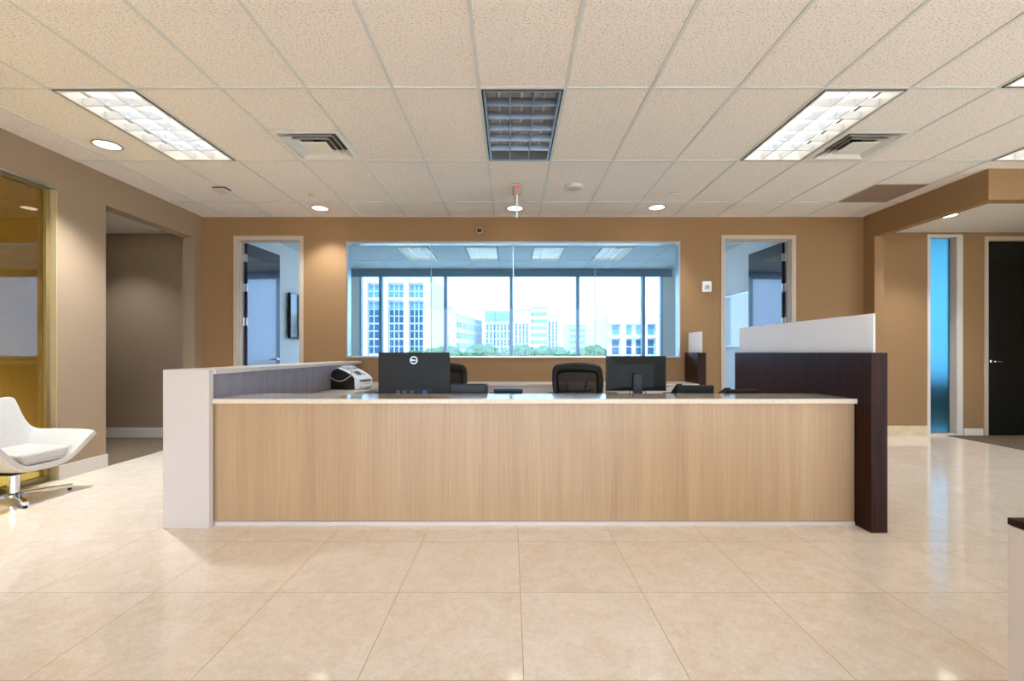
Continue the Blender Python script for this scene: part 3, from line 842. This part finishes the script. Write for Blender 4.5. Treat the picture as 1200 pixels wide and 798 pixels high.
# first monitor: flat back with round maker's mark
r = thing('monitor', (-.777, 3.66, WT), 'large black computer monitor with round silver mark on its back', 'monitor')
W, Z0, Z1 = .285, .08, .425
hs = obj('housing', MB().box(-W, W, -.012, .03, Z0, Z1), M['charcoal'], r, bevel=.006, world=False)
obj('screen', MB().box(-W+.012, W-.012, .03, .032, Z0+.02, Z1-.012), M['black_gloss'], r, world=False)
q = MB()
seg = 40
for k in range(seg):
    a0, a1 = 2*PI*k/seg, 2*PI*(k+1)/seg
    pts = []
    for a, rr_ in ((a0, .030), (a1, .030), (a1, .0255), (a0, .0255)): pts.append((rr_*math.cos(a), rr_*math.sin(a)+Z1-.062))
    q.prism(pts, 'y', -.0135, -.012)
lg = obj('logo', q, M['silver'], hs, world=False)
tx = arc_text(None, 0, -.012, Z1-.062, .013)
obj('lettering', tx, M['silver'], hs, world=False)
obj('port_panel', MB().box(-.16, .14, -.016, -.012, Z0+.012, Z0+.05), M['black_plastic'], hs, world=False)
pq = MB()
for x in (-.14, -.09, -.03): obj('port', MB().box(x, x+.03, -.019, -.016, Z0+.02, Z0+.04), M['grey_dark'], hs, world=False)
obj('connector', MB().box(.075, .105, -.04, -.016, Z0+.015, Z0+.04), M['blue_plastic'], hs, bevel=.002, world=False)['label'] = 'blue video connector'
obj('stand', MB().prism([(-.04, .02), (.04, .02), (.035, .095), (-.035, .095)], 'y', .0-.045, -.0125), M['black_plastic'], r, bevel=.004, world=False)
obj('stand_base', MB().box(-.11, .11, -.075, .13, 0, .018), M['black_plastic'], r, bevel=.006, world=False)

# second monitor: bulging tapered back, stand and cables
r = thing('monitor', (1.083, 3.93, WT), 'black computer monitor with tapered back and visible stand, right of the chair', 'monitor')
W, Z0, Z1 = .26, .092, .395
fr = obj('housing', MB().box(-W, W, -.0, .022, Z0, Z1), M['black_plastic'], r, bevel=.004, world=False)
def frus(mb, a, b, y0, y1):
    vs = [(a[0], y0, a[2]), (a[1], y0, a[2]), (a[1], y0, a[3]), (a[0], y0, a[3]), (b[0], y1, b[2]), (b[1], y1, b[2]), (b[1], y1, b[3]), (b[0], y1, b[3])]
    mb.add(vs, [(0,1,2,3), (4,7,6,5), (0,4,5,1), (1,5,6,2), (2,6,7,3), (3,7,4,0)])
q = MB(); frus(q, (-W+.01, W-.01, Z0+.008, Z1-.008), (-.145, .145, Z0+.03, Z1-.075), 0, -.03)
obj('back_cover', q, M['charcoal'], fr, bevel=.004, world=False)
obj('screen', MB().box(-W+.01, W-.01, .022, .024, Z0+.018, Z1-.01), M['black_gloss'], r, world=False)
q = MB()
for k in range(10): q.box(-.150, -.142, -.031, -.02, Z0+.07+k*.014, Z0+.078+k*.014)
obj('vent_slot', q, M['black_plastic'], fr, world=False)
obj('stand', MB().box(-.04, .04, -.062, -.03, .015, Z0+.155), M['black_plastic'], r, bevel=.005, world=False)
obj('stand_base', MB().box(-.12, .12, -.13, .09, 0, .016), M['black_plastic'], r, bevel=.006, world=False)
q = MB()
q.tube([(-.06, -.035, Z0+.03), (-.07, -.06, Z0-.02), (-.04, -.07, Z0-.06), (0, -.065, .02)], .004, 6)
q.tube([(.05, -.035, Z0+.03), (.07, -.06, Z0-.02), (.05, -.075, .03), (.02, -.09, .02)], .004, 6)
obj('cable', q, M['rubber'], r, world=False, smooth=True)

# ---------------------------------------------------------------- desk phones and small black boxes
def make_phone(loc, label, wd, ht, rz=0):
    r = thing('desk_phone', loc, label, 'telephone', rz=rz, group='black desk phones on the worktop')
    hw = wd/2
    # wedge body: tall at the back (towards the lobby), keypad sloping to the receptionist
    obj('body', MB().prism([(-.075, .0), (-.095, ht), (-.080, ht+.008), (.10, .035), (.10, 0)], 'x', -hw, hw), M['black_plastic'], r, bevel=.004, world=False)
    b = MB().prism([(-.09, ht*.93+.012), (-.085, ht*.93+.032), (.085, .075), (.08, .05)], 'x', -hw-.002, -hw+.048)
    h = obj('handset', b, M['charcoal'], r, bevel=.01, world=False)
    q = MB(); pts = []
    for k in range(40):
        t_ = k/39; a = t_*2*PI*7
        pts.append((-hw-.02-.05*math.sin(t_*PI)+.008*math.cos(a), .06-.09*t_, .03+.012*math.sin(a)-.01*t_))
    q.tube(pts, .003, 5); obj('cord', q, M['rubber'], r, world=False, smooth=True)
    def on(u, x0, x1, u2, lift):
        # a flat plate on the sloped face between u and u2
        A = Vector((-.080, ht+.008)); B = Vector((.10, .035))
        n = Vector((B.y-A.y, -(B.x-A.x))).normalized() * -1
        p0 = A+(B-A)*u; p1 = A+(B-A)*u2
        return MB().prism([(p0.x, p0.y), (p1.x, p1.y), (p1.x+n.x*lift, p1.y+n.y*lift), (p0.x+n.x*lift, p0.y+n.y*lift)], 'x', x0, x1)
    obj('display', on(.08, -hw+.07, hw-.03, .35, .003), M['grey_plastic'], r, world=False)
    kb = MB()
    for i_ in range(4):
        for j_ in range(3):
            o_ = on(.45+.12*i_, -hw+.08+.035*j_, -hw+.105+.035*j_, .53+.12*i_, .004); kb.add(o_.v, o_.f)
    obj('keypad', kb, M['grey_plastic'], r, world=False)
    return r
make_phone((1.49, 3.76, WT), 'black desk phone behind the counter beside the tapered monitor', .30, .155)
make_phone((1.86, 3.76, WT), 'lower black desk phone behind the counter nearest the dark end wall', .26, .12)
r = thing('document_tray', (-.34, 3.76, WT), 'low black tray standing right beside the large monitor', 'tray')
obj('body', MB().box(-.148, .148, -.11, .11, 0, .10).box(-.148, .148, .095, .11, .10, .16).box(-.148, -.135, -.11, .095, .10, .16).box(.135, .148, -.11, .095, .10, .16).box(-.135, .135, -.11, -.097, .10, .165), M['black_plastic'], r, bevel=.003, world=False)
obj('paper_stack', MB().box(-.128, .128, -.09, .09, .101, .135), M['white_plastic'], r, world=False)
r = thing('card_box', (-.02, 3.76, WT), 'small flat black box in the middle of the desk behind the counter', 'box')
obj('body', MB().box(-.116, .116, -.06, .06, 0, .105), M['charcoal'], r, bevel=.004, world=False)
obj('lid', MB().box(-.118, .118, -.062, .062, .1052, .128), M['black_plastic'], r, bevel=.004, world=False)

# ---------------------------------------------------------------- fax printer on the left wing
r = thing('printer', (-1.865, 5.36, WT), 'compact white and black fax printer under the end of the ledge', 'printer', rz=R(-14))
prof = [(-.18, 0), (-.18, .15), (-.165, .20), (-.13, .235), (-.09, .25), (.02, .215), (.13, .155), (.165, .12), (.17, 0)]
obj('body', MB().prism(prof, 'y', -.15, .17), M['white_plastic'], r, bevel=.01, seg=3, world=False)
sp = [(-.183, 0.003), (-.183, .148), (-.168, .198), (-.133, .229), (-.092, .243), (.015, .205), (.09, .165), (.125, .13), (.13, .003)]
obj('side_cover', MB().prism(sp, 'y', -.156, -.149), M['charcoal'], r, bevel=.003, world=False)['label'] = 'dark side cover'
obj('front_tray', MB().box(.168, .20, -.11, .13, .02, .05), M['white_plastic'], r, bevel=.004, world=False)
obj('paper_slot', MB().box(.166, .1725, -.10, .12, .09, .105), M['black_plastic'], r, world=False)
q = MB(); sl = Matrix.Rotation(math.atan2(.06, .11), 4, 'Y')
q.box(-.05, .05, -.09, .11, -.003, .004); q.xf(Matrix.Translation((.075, 0, .187)) @ sl)
obj('control_panel', q, M['grey_plastic'], r, bevel=.002, world=False)
q = MB().box(-.03, .03, -.06, .02, 0, .005); q.xf(Matrix.Translation((.085, 0, .187)) @ sl)
obj('display', q, M['black_gloss'], r, world=False)
q = MB().box(-.05, .03, -.10, .11, -.004, .016); q.xf(Matrix.Translation((-.035, 0, .240)) @ Matrix.Rotation(math.atan2(.035, .11), 4, 'Y'))
obj('paper_feed', q, M['grey_plastic'], r, bevel=.004, world=False)
q = MB(); pts = []
for k in range(25):
    t_ = k/24
    pts.append((-.17+.27*t_, -.166-.01*math.sin(PI*t_), .135-.055*math.sin(PI*t_)+.035*t_))
for k in range(1, 13):
    t_ = k/12
    pts.append((.10-.20*t_+.02*math.sin(PI*t_), -.162+.16*t_, .17+.055*math.sin(PI*t_*.5)+.045*math.sin(PI*t_)))
q.tube(pts, .006, 8); obj('cable', q, M['grey_plastic'], r, world=False, smooth=True)

# ---------------------------------------------------------------- office chairs
def make_chair(loc, rz, label):
    """origin on the floor, faces local -y"""
    r = thing('office_chair', loc, label, 'office chair', rz=rz, group='black mesh office chairs')
    # star base and castors
    b = MB()
    b.lathe([(.035, .06), (.045, .07), (.045, .12), (.03, .13)], seg=20)
    for k in range(5):
        a = 2*PI*k/5+.3
        dx, dy = math.cos(a), math.sin(a)
        b.tube([(dx*.03, dy*.03, .10), (dx*.16, dy*.16, .095), (dx*.31, dy*.31, .07)], [.024, .02, .014], 8)
    obj('star_base', b, M['black_plastic'], r, world=False, smooth=True)
    for k in range(5):
        a = 2*PI*k/5+.3
        q = MB()
        cx, cy = .31*math.cos(a), .31*math.sin(a)
        q.cyl((-.026, 0, .03), .03, .02, 'x', 16); q.cyl((.006, 0, .03), .03, .02, 'x', 16); q.cyl((0, 0, .03), .008, .045, 'z', 8)
        q.xf(Matrix.Translation((cx, cy, 0)) @ Matrix.Rotation(a, 4, 'Z'))
        obj('castor', q, M['rubber'], r, world=False, smooth=True)
    obj('gas_lift', MB().cyl((0, 0, .12), .026, .16, seg=16).cyl((0, 0, .26), .018, .12, seg=16), M['chrome'], r, world=False, smooth=True)
    obj('mechanism', MB().box(-.10, .10, -.10, .14, .375, .415), M['charcoal'], r, bevel=.008, world=False)
    obj('seat', MB().box(-.25, .25, -.25, .23, .415, .49), M['mesh_seat'], r, bevel=.03, seg=4, world=False)
    # backrest frame: rounded trapezoid hoop, gently curved
    def pt(u, v, grow=0.0):
        hw = .235 + .035*min(1, v*1.6) - .01*max(0, v-.7)*3
        x = u*(hw+grow)
        z = .60 + v*.46 + (.03*(1-u*u) if v > .5 else -.01*(1-u*u))*abs(v-.5)*2
        y = .235 + .05*v - .05*(u*u) + (.03*math.sin(v*PI))*-1
        return (x, y, z)
    loop = []
    for k in range(9): loop.append((1, k/8*.86))
    for k in range(1, 6): a = k/6*PI/2; loop.append((1-.16*(1-math.cos(a)), .86+.14*math.sin(a)))
    for k in range(9): loop.append((.84-1.68*k/8, 1))
    for k in range(1, 6): a = PI/2-k/6*PI/2; loop.append((-1+.16*(1-math.cos(a)), .86+.14*math.sin(a)))
    for k in range(9): loop.append((-1, .86-k/8*.86))
    for k in range(1, 8): loop.append((-1+2*k/8, 0))
    q = MB(); inner = .76
    vs = []; n_ = len(loop)
    for (u, v) in loop:
        vs.append(pt(u, v))
    for (u, v) in loop:
        vs.append(pt(u*inner, .09+v*.73))
    fs = [(k, (k+1) % n_, n_+(k+1) % n_, n_+k) for k in range(n_)]
    q.add(vs, fs)
    obj('backrest_frame', q, M['black_plastic'], r, world=False, smooth=True, solid=.022)
    q = MB(); nu, nv = 10, 10; vs = []
    for j_ in range(nv+1):
        for i_ in range(nu+1):
            x, y, z = pt((-1+2*i_/nu)*.80, .07+.78*j_/nv)
            vs.append((x, y-.004, z))
    fs = [(j_*(nu+1)+i_, j_*(nu+1)+i_+1, (j_+1)*(nu+1)+i_+1, (j_+1)*(nu+1)+i_) for j_ in range(nv) for i_ in range(nu)]
    q.add(vs, fs)
    obj('backrest_mesh', q, M['mesh_fabric'], r, world=False, smooth=True, solid=.003)
    q = MB()
    for s in (-1, 1):
        q.tube([(s*.06, .27, .60), (s*.075, .285, .74), (s*.11, .27, .88), (s*.16, .255, .98)], [.014, .013, .011, .008], 8)
    q.tube([(-.17, .255, .80), (-.08, .275, .79), (.08, .275, .79), (.17, .255, .80)], .012, 8)
    obj('lumbar_support', q, M['charcoal'], r, world=False, smooth=True)
    q = MB().tube([(0, .10, .395), (0, .25, .41), (0, .30, .50), (0, .285, .66)], [.03, .03, .028, .022], 10)
    obj('back_spine', q, M['black_plastic'], r, world=False, smooth=True)
    for s in (-1, 1):
        q = MB().tube([(s*.22, .05, .43), (s*.29, .05, .45), (s*.30, .05, .55), (s*.30, .04, .65)], .016, 8)
        a_ = obj('armrest', q, M['black_plastic'], r, world=False, smooth=True)
        obj('arm_pad', MB().box(s*.30-.04, s*.30+.04, -.10, .14, .645, .675), M['charcoal'], a_, bevel=.012, seg=3, world=False)
    return r
M['mesh_seat'] = mat('black_seat_fabric', '#1a1917', .85)
make_chair((.715, 4.55, 0), R(4), 'black mesh office chair in full view between the two monitors')
make_chair((-.735, 4.55, 0), R(-3), 'black mesh office chair mostly hidden behind the large monitor')

# ---------------------------------------------------------------- white lounge chair
r = thing('lounge_chair', (-4.03, 3.69, 0), 'white leather lounge chair with flared arms on a chrome swivel base', 'armchair')
# control grid: rows from front edge to the top of the back, columns across
cols = (-1, -.8, -.6, -.3, 0, .3, .6, .8, 1)
rows = [  # (x tip, x mid, wing half width, wing z, seat half width, seat z)
    (.310, .270, .375, .512, .185, .312),
    (.22, .20, .380, .525, .188, .306),
    (.04, .02, .380, .530, .190, .306),
    (-.10, -.12, .355, .530, .200, .320),
    (-.165, -.175, .315, .535, .215, .420),
    (-.200, -.205, .280, .610, .215, .590),
    (-.235, -.235, .245, .780, .195, .795),
    (-.240, -.242, .228, .812, .185, .818),
]
vs = []
for (xt, xm, ww, wz, sw, sz) in rows:
    for c in cols:
        a = abs(c); s = 1 if c >= 0 else -1
        if a <= .6:
            y = sw*(a/.6); z = sz + .012*(a/.6)**4; x = xm
        else:
            t_ = (a-.6)/.4
            y = sw+(ww-sw)*t_; z = sz+.012+(wz-sz-.012)*t_; x = xm+(xt-xm)*t_
        vs.append((x, s*y, z))
nc = len(cols)
fs = [(j*nc+i, j*nc+i+1, (j+1)*nc+i+1, (j+1)*nc+i) for j in range(len(rows)-1) for i in range(nc-1)]
sh = obj('shell', MB().add(vs, fs), M['leather'], r, world=False, smooth=True)
md = sh.modifiers.new('solid', 'SOLIDIFY'); md.thickness = .055; md.offset = -1
md = sh.modifiers.new('soft', 'BEVEL'); md.width = .012; md.segments = 2; md.limit_method = 'ANGLE'; md.angle_limit = R(50)
md = sh.modifiers.new('sub', 'SUBSURF'); md.levels = 2; md.render_levels = 2
# seat cushion (trapezoid in front view) with piping, back pad
q = MB()
zb, zt = .352, .432
def cush(x0, x1, yb, yt, zb0, zb1, zt0, zt1):
    q.add([(x0, -yb, zb0), (x1, -yb, zb1), (x1, yb, zb1), (x0, yb, zb0), (x0, -yt, zt0), (x1, -yt, zt1), (x1, yt, zt1), (x0, yt, zt0)],
          [(0,3,2,1), (4,5,6,7), (0,1,5,4), (1,2,6,5), (2,3,7,6), (3,0,4,7)])
cush(-.11, .262, .15, .215, .335, .322, .425, .405)
cs = obj('seat_cushion', q, M['leather'], r, bevel=.018, seg=3, world=False, smooth=True)
obj('piping', MB().tube([(.266, -.212, .402), (.266, -.15, .325), (.266, .15, .325), (.266, .212, .402)], .004, 6), mat('piping_beige', '#b9ad9c', .6), cs, world=False, smooth=True)  # thin piping line, a darker beige than the leather
q = MB()
q.cyl((0, 0, .05), .035, .18, seg=24); q.lathe([(.045, .03), (.055, .035), (.055, .055), (.04, .065)], seg=24)
obj('column', q, M['chrome'], r, world=False, smooth=True)
obj('seat_plate', MB().box(-.12, .12, -.12, .12, .228, .244), M['charcoal'], r, bevel=.004, world=False)
for k in range(4):
    a = R(-32+90*k)
    q = MB().prism([(-.019, .028), (.019, .028), (.019, .060), (-.019, .060)], 'x', .03, .355)
    q.v = [(x, y*(1-.2*(x/.355)), z-.008*(x/.355)) for (x, y, z) in q.v]
    q.xf(Matrix.Rotation(a, 4, 'Z'))
    lg = obj('leg', q, M['chrome'], r, bevel=.004, world=False)
    q = MB().cyl((.335, 0, 0), .013, .019, seg=14); q.xf(Matrix.Rotation(a, 4, 'Z'))
    obj('foot', q, M['rubber'], lg, world=False)

# ---------------------------------------------------------------- white cabinet with dark top, right foreground
r = thing('side_cabinet', (1.86, .75, 0), 'white cabinet with dark wood top cut by the right edge', 'cabinet')
obj('body', MB().box(1.443, 2.25, .30, 1.322, 0, .698), M['white_lam'], r, bevel=.002)
obj('top', MB().box(1.446, 2.26, .29, 1.326, .7, .72), M['dark_wood'], r, bevel=.002)['label'] = 'dark wood top'

# ---------------------------------------------------------------- outdoors
struct('ground', MB().box(-400, 400, -400, 600, -10, -9), M['plaza'], 'pale paved ground far below the window', 'ground')
def facade_building(label, x0, x1, y0, dep, z1, wallm, cells, glassm, z0=-9, rz=0, pil=None, bands=None):
    """cells: list of (x0,x1,z0,z1) windows on the front face, in world x relative to x0"""
    cx = (x0+x1)/2
    r = thing('office_building', (cx, y0, z0), label, 'building', rz=rz)
    hw = (x1-x0)/2; H = z1-z0
    obj('wall', MB().box(-hw, hw, 0, dep, 0, H), wallm, r, world=False)
    obj('parapet', MB().box(-hw+.05, hw-.05, -.3, dep-.05, H, H+.5), wallm, r, world=False)
    if pil: 
        for (a, b) in pil: obj('pilaster', MB().box(a-hw, b-hw, -.7, 0, 0, H), wallm, r, world=False)
    if bands:
        q = MB()
        for (a, b) in bands: q.box(-hw, hw, -.45, 0, a-z0, b-z0)
        obj('band', q, wallm, r, world=False)
    for (a, b, c, d, gm) in cells:
        w_ = obj('window', MB().box(a-hw, b-hw, -.05, .05, c-z0, d-z0), gm, r, world=False)
        mu = MB(); nx = max(1, round((b-a)/.75)); nzv = max(1, round((d-c)/1.0))
        for k in range(1, nx): xx = a-hw+(b-a)*k/nx; mu.box(xx-.06, xx+.06, -.12, -.05, c-z0, d-z0)
        for k in range(1, nzv): zz = c-z0+(d-c)*k/nzv; mu.box(a-hw, b-hw, -.12, -.05, zz-.06, zz+.06)
        if mu.v: obj('mullion', mu, wallm, w_, world=False)
    return r
def S(D): return D/533.3
def win(px0, px1, py0, py1, D, X0, m): 
    s = S(D); return ((px0-598.5)*s-X0, (px1-598.5)*s-X0, 1.2-(py1-413)*s, 1.2-(py0-413)*s, m)
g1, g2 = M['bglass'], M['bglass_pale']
# near white building with tall pilasters, left
D = 75; X0 = (405-598.5)*S(D); X1 = (505-598.5)*S(D)
ws = []
for (a, b) in ((411, 423), (433, 444), (457, 473), (481, 496)):
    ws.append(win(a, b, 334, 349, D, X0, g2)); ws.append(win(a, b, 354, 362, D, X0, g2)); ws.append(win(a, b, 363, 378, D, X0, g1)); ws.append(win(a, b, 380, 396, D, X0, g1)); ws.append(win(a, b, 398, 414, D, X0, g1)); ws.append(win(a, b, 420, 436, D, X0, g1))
pl = [((a-598.5)*S(D)-X0, (b-598.5)*S(D)-X0) for a, b in ((424, 432), (447, 456), (474, 480), (497, 505))]
facade_building('tall white office building with pilasters, at the left of the window view', X0, X1, D, 20, 1.2+87*S(D), M['facade'], ws, g1, pil=pl, bands=[(1.2+61*S(D), 1.2+64*S(D)), (1.2+81*S(D), 1.2+87*S(D))])
# white step-down wing
D = 100; X0 = (501-598.5)*S(D); X1 = (527-598.5)*S(D)
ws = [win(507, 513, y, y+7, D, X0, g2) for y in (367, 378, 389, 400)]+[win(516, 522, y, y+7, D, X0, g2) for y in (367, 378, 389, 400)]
facade_building('plain white block next to the tall pilastered building', X0, X1, D, 12, 1.2+52*S(D), M['facade'], ws, g2)
# angled strip-window building
L_ = math.hypot(6.6, 38); ang = math.atan2(38, 6.6)
ws = []
for fl in range(5):
    z = -4+fl*3.1
    for k in range(9): ws.append((1+k*4.2, 4.4+k*4.2, z, z+1.7, g1 if k < 4 else g2))
r = facade_building('long angled office building with strip windows seen in perspective', -L_/2, L_/2, 0, 14, 12.0, M['facade_warm'], ws, g2)
r.location = ((-16.8-10.2)/2, 144, -9); r.rotation_euler = (0, 0, ang)
# pale blue block and its stepped neighbours
D = 150; X0 = (567-598.5)*S(D); X1 = (601-598.5)*S(D)
ws = [win(570+4.2*k, 572.2+4.2*k, 380+9*j, 387+9*j, D, X0, g1) for k in range(7) for j in range(4)]+[win(569, 598, 367, 376, D, X0, g2)]
facade_building('pale blue office block with dark slit windows in the middle of the view', X0, X1, D, 18, 1.2+48*S(D), M['facade_blue'], ws, g1)
X0 = (602-598.5)*S(D); X1 = (621-598.5)*S(D)
ws = [win(604+4.2*k, 606.2+4.2*k, 379+8*j, 386+8*j, D, X0, g1) for k in range(4) for j in range(4)]
facade_building('grey white block with small slit windows beside the striped tower', X0, X1, D, 18, 1.2+50*S(D), M['facade'], ws, g1)
X0 = (621-598.5)*S(D); X1 = (641-598.5)*S(D)
ws = [win(622, 640, 367+8*j, 371+8*j, D, X0, g2) for j in range(6)]
facade_building('striped white tower with ribbon windows', X0, X1, D-3, 18, 1.2+52*S(D), M['facade'], ws, g2)
X0 = (641-598.5)*S(D); X1 = (655-598.5)*S(D)
ws = [win(643+4*k, 645+4*k, 377+8*j, 384+8*j, D, X0, g1) for k in range(3) for j in range(4)]
facade_building('lower block with slit windows right of the striped tower', X0, X1, D, 18, 1.2+43*S(D), M['facade_warm'], ws, g1)
D = 180; X0 = (666-598.5)*S(D); X1 = (690-598.5)*S(D)
ws = [win(668, 688, 385+7*j, 389+7*j, D, X0, g2) for j in range(4)]
facade_building('plain blue glazed block left of the ribbon windowed block', X0, X1, D, 18, 1.2+32*S(D), M['facade_blue'], ws, g2)
X0 = (690.6-598.5)*S(D); X1 = (713-598.5)*S(D)
ws = [win(691, 712, 384+6*j, 387+6*j, D, X0, g1) for j in range(5)]
facade_building('white block with dark ribbon windows near the right building', X0, X1, D-3, 17, 1.2+34*S(D), M['facade'], ws, g1)
# near pilastered building, right
D = 60; X0 = (712-598.5)*S(D); X1 = (800-598.5)*S(D)
ws = []
for (a, b) in ((717, 725), (733, 740), (745, 751), (758, 766), (773, 780), (786, 794)):
    ws.append(win(a, b, 381, 392, D, X0, g2)); ws.append(win(a, b, 398, 415, D, X0, g1)); ws.append(win(a, b, 422, 440, D, X0, g1))
pl = [((a-598.5)*S(D)-X0, (b-598.5)*S(D)-X0) for a, b in ((726, 732), (752, 757), (767, 772), (781, 785))]
facade_building('low white building with pilasters, at the right of the window view', X0, X1, D, 18, 1.2+40*S(D), M['facade'], ws, g1, pil=pl, bands=[(1.2+17*S(D), 1.2+20*S(D)), (1.2+33*S(D), 1.2+40*S(D))])

# trees
def make_tree_mesh(seed, rad):
    rnd = random.Random(seed)
    q = MB()
    for k in range(9):
        c = Vector((rnd.uniform(-.6, .6), rnd.uniform(-.6, .6), rnd.uniform(-.45, .5)))*rad
        rr_ = rad*rnd.uniform(.45, .62)
        bm = bmesh.new(); bmesh.ops.create_icosphere(bm, subdivisions=3, radius=rr_)
        bm.verts.ensure_lookup_table(); b0 = len(q.v)
        for v in bm.verts:
            p = v.co*(1+rnd.uniform(-.16, .16)); q.v.append(tuple(p+c))
        for f in bm.faces: q.f.append(tuple(v.index+b0 for v in f.verts))
        bm.free()
    return q
trees = []
protos = []
for k in range(3):
    r = thing('tree', (0, 0, -9), 'tree', 'tree', group='trees below the office buildings')
    rad = 1.45
    q = make_tree_mesh(k+3, rad); q.v = [(x, y, z+8.0) for x, y, z in q.v]
    obj('crown', q, M['leaf'], r, world=False)
    obj('trunk', MB().tube([(0, 0, 0), (.1, 0, 3), (0, .1, 7)], [.28, .22, .12], 8), M['bark'], r, world=False)
    protos.append(r)
spots = []
rnd = random.Random(5)
x = 497.0
k = 0
while x < 706:
    spots.append((x, (42, 55, 49)[k % 3] + rnd.uniform(-.5, .5), rnd.uniform(401, 407))); x += rnd.uniform(13.5, 15.5); k += 1
words = ('round green tree', 'full leafy tree', 'bushy green tree')
base_words = []
for k, (px, D, py) in enumerate(spots):
    topz = 1.2-(py-413)*S(D)
    loc = ((px-598.5)*S(D), D, topz-1.55-8.0)
    pos = ['in front of the plain white block', 'in front of the angled building', 'in front of the pale blue block', 'in front of the striped tower', 'in front of the blue glazed block', 'in front of the ribbon windowed block']
    zone = 0 if px < 527 else 1 if px < 566 else 2 if px < 615 else 3 if px < 660 else 4 if px < 690 else 5
    p_ = protos[k % 3]
    lb = 'green treetop outside the far window'
    if k < 3:
        o = p_; o.location = loc
    else:
        o = dup(p_, loc)
    base_words.append((o, zone, pos[zone]))
from collections import defaultdict
byz = defaultdict(list)
for o, z, w_ in base_words: byz[z].append((o, w_))
ordn = ('first', 'second', 'third', 'fourth', 'fifth', 'sixth')
for z, lst in byz.items():
    for k, (o, w_) in enumerate(lst):
        o['label'] = 'leafy green tree outside %s, %s from the left there' % (w_, ordn[k]) if len(lst) > 1 else 'leafy green tree outside %s' % w_

# ---------------------------------------------------------------- daylight
wd = bpy.data.worlds.new('sky'); scn.world = wd; wd.use_nodes = True
bg = wd.node_tree.nodes['Background']
bg.inputs[0].default_value = (.74, .88, 1.0, 1)
bg.inputs[1].default_value = 5.0

sl_ = bpy.data.lights.new('sun', 'SUN'); sl_.energy = 8.0; sl_.angle = R(1.5); sl_.color = (1, .98, .95)
so = bpy.data.objects.new('sun', sl_); COL.objects.link(so)
so.rotation_euler = (R(30), 0, R(-14))     # high sun behind the viewpoint, lights the far facades
# ---------------------------------------------------------------- camera
cam = bpy.data.cameras.new('camera'); cam.sensor_width = 36; cam.lens = 533.3/1200*36
cam.shift_y = 14/1200; cam.shift_x = 1.5/1200
cam.clip_start = .05; cam.clip_end = 1500
co = bpy.data.objects.new('camera', cam); COL.objects.link(co)
co.location = (0, 0, 1.2); co.rotation_euler = (R(90), 0, 0)
scn.camera = co

scn.view_settings.view_transform = 'Standard'
scn.view_settings.look = 'None'
scn.view_settings.gamma = 1.0
scn.view_settings.use_curve_mapping = False
scn.view_settings.exposure = 1.08
scn.cycles.use_denoising = True
scn.cycles.max_bounces = 10
scn.cycles.diffuse_bounces = 5
scn.cycles.glossy_bounces = 5
scn.cycles.transparent_max_bounces = 16
scn.cycles.sample_clamp_indirect = 8.0
scn.cycles.caustics_reflective = False
scn.cycles.caustics_refractive = False
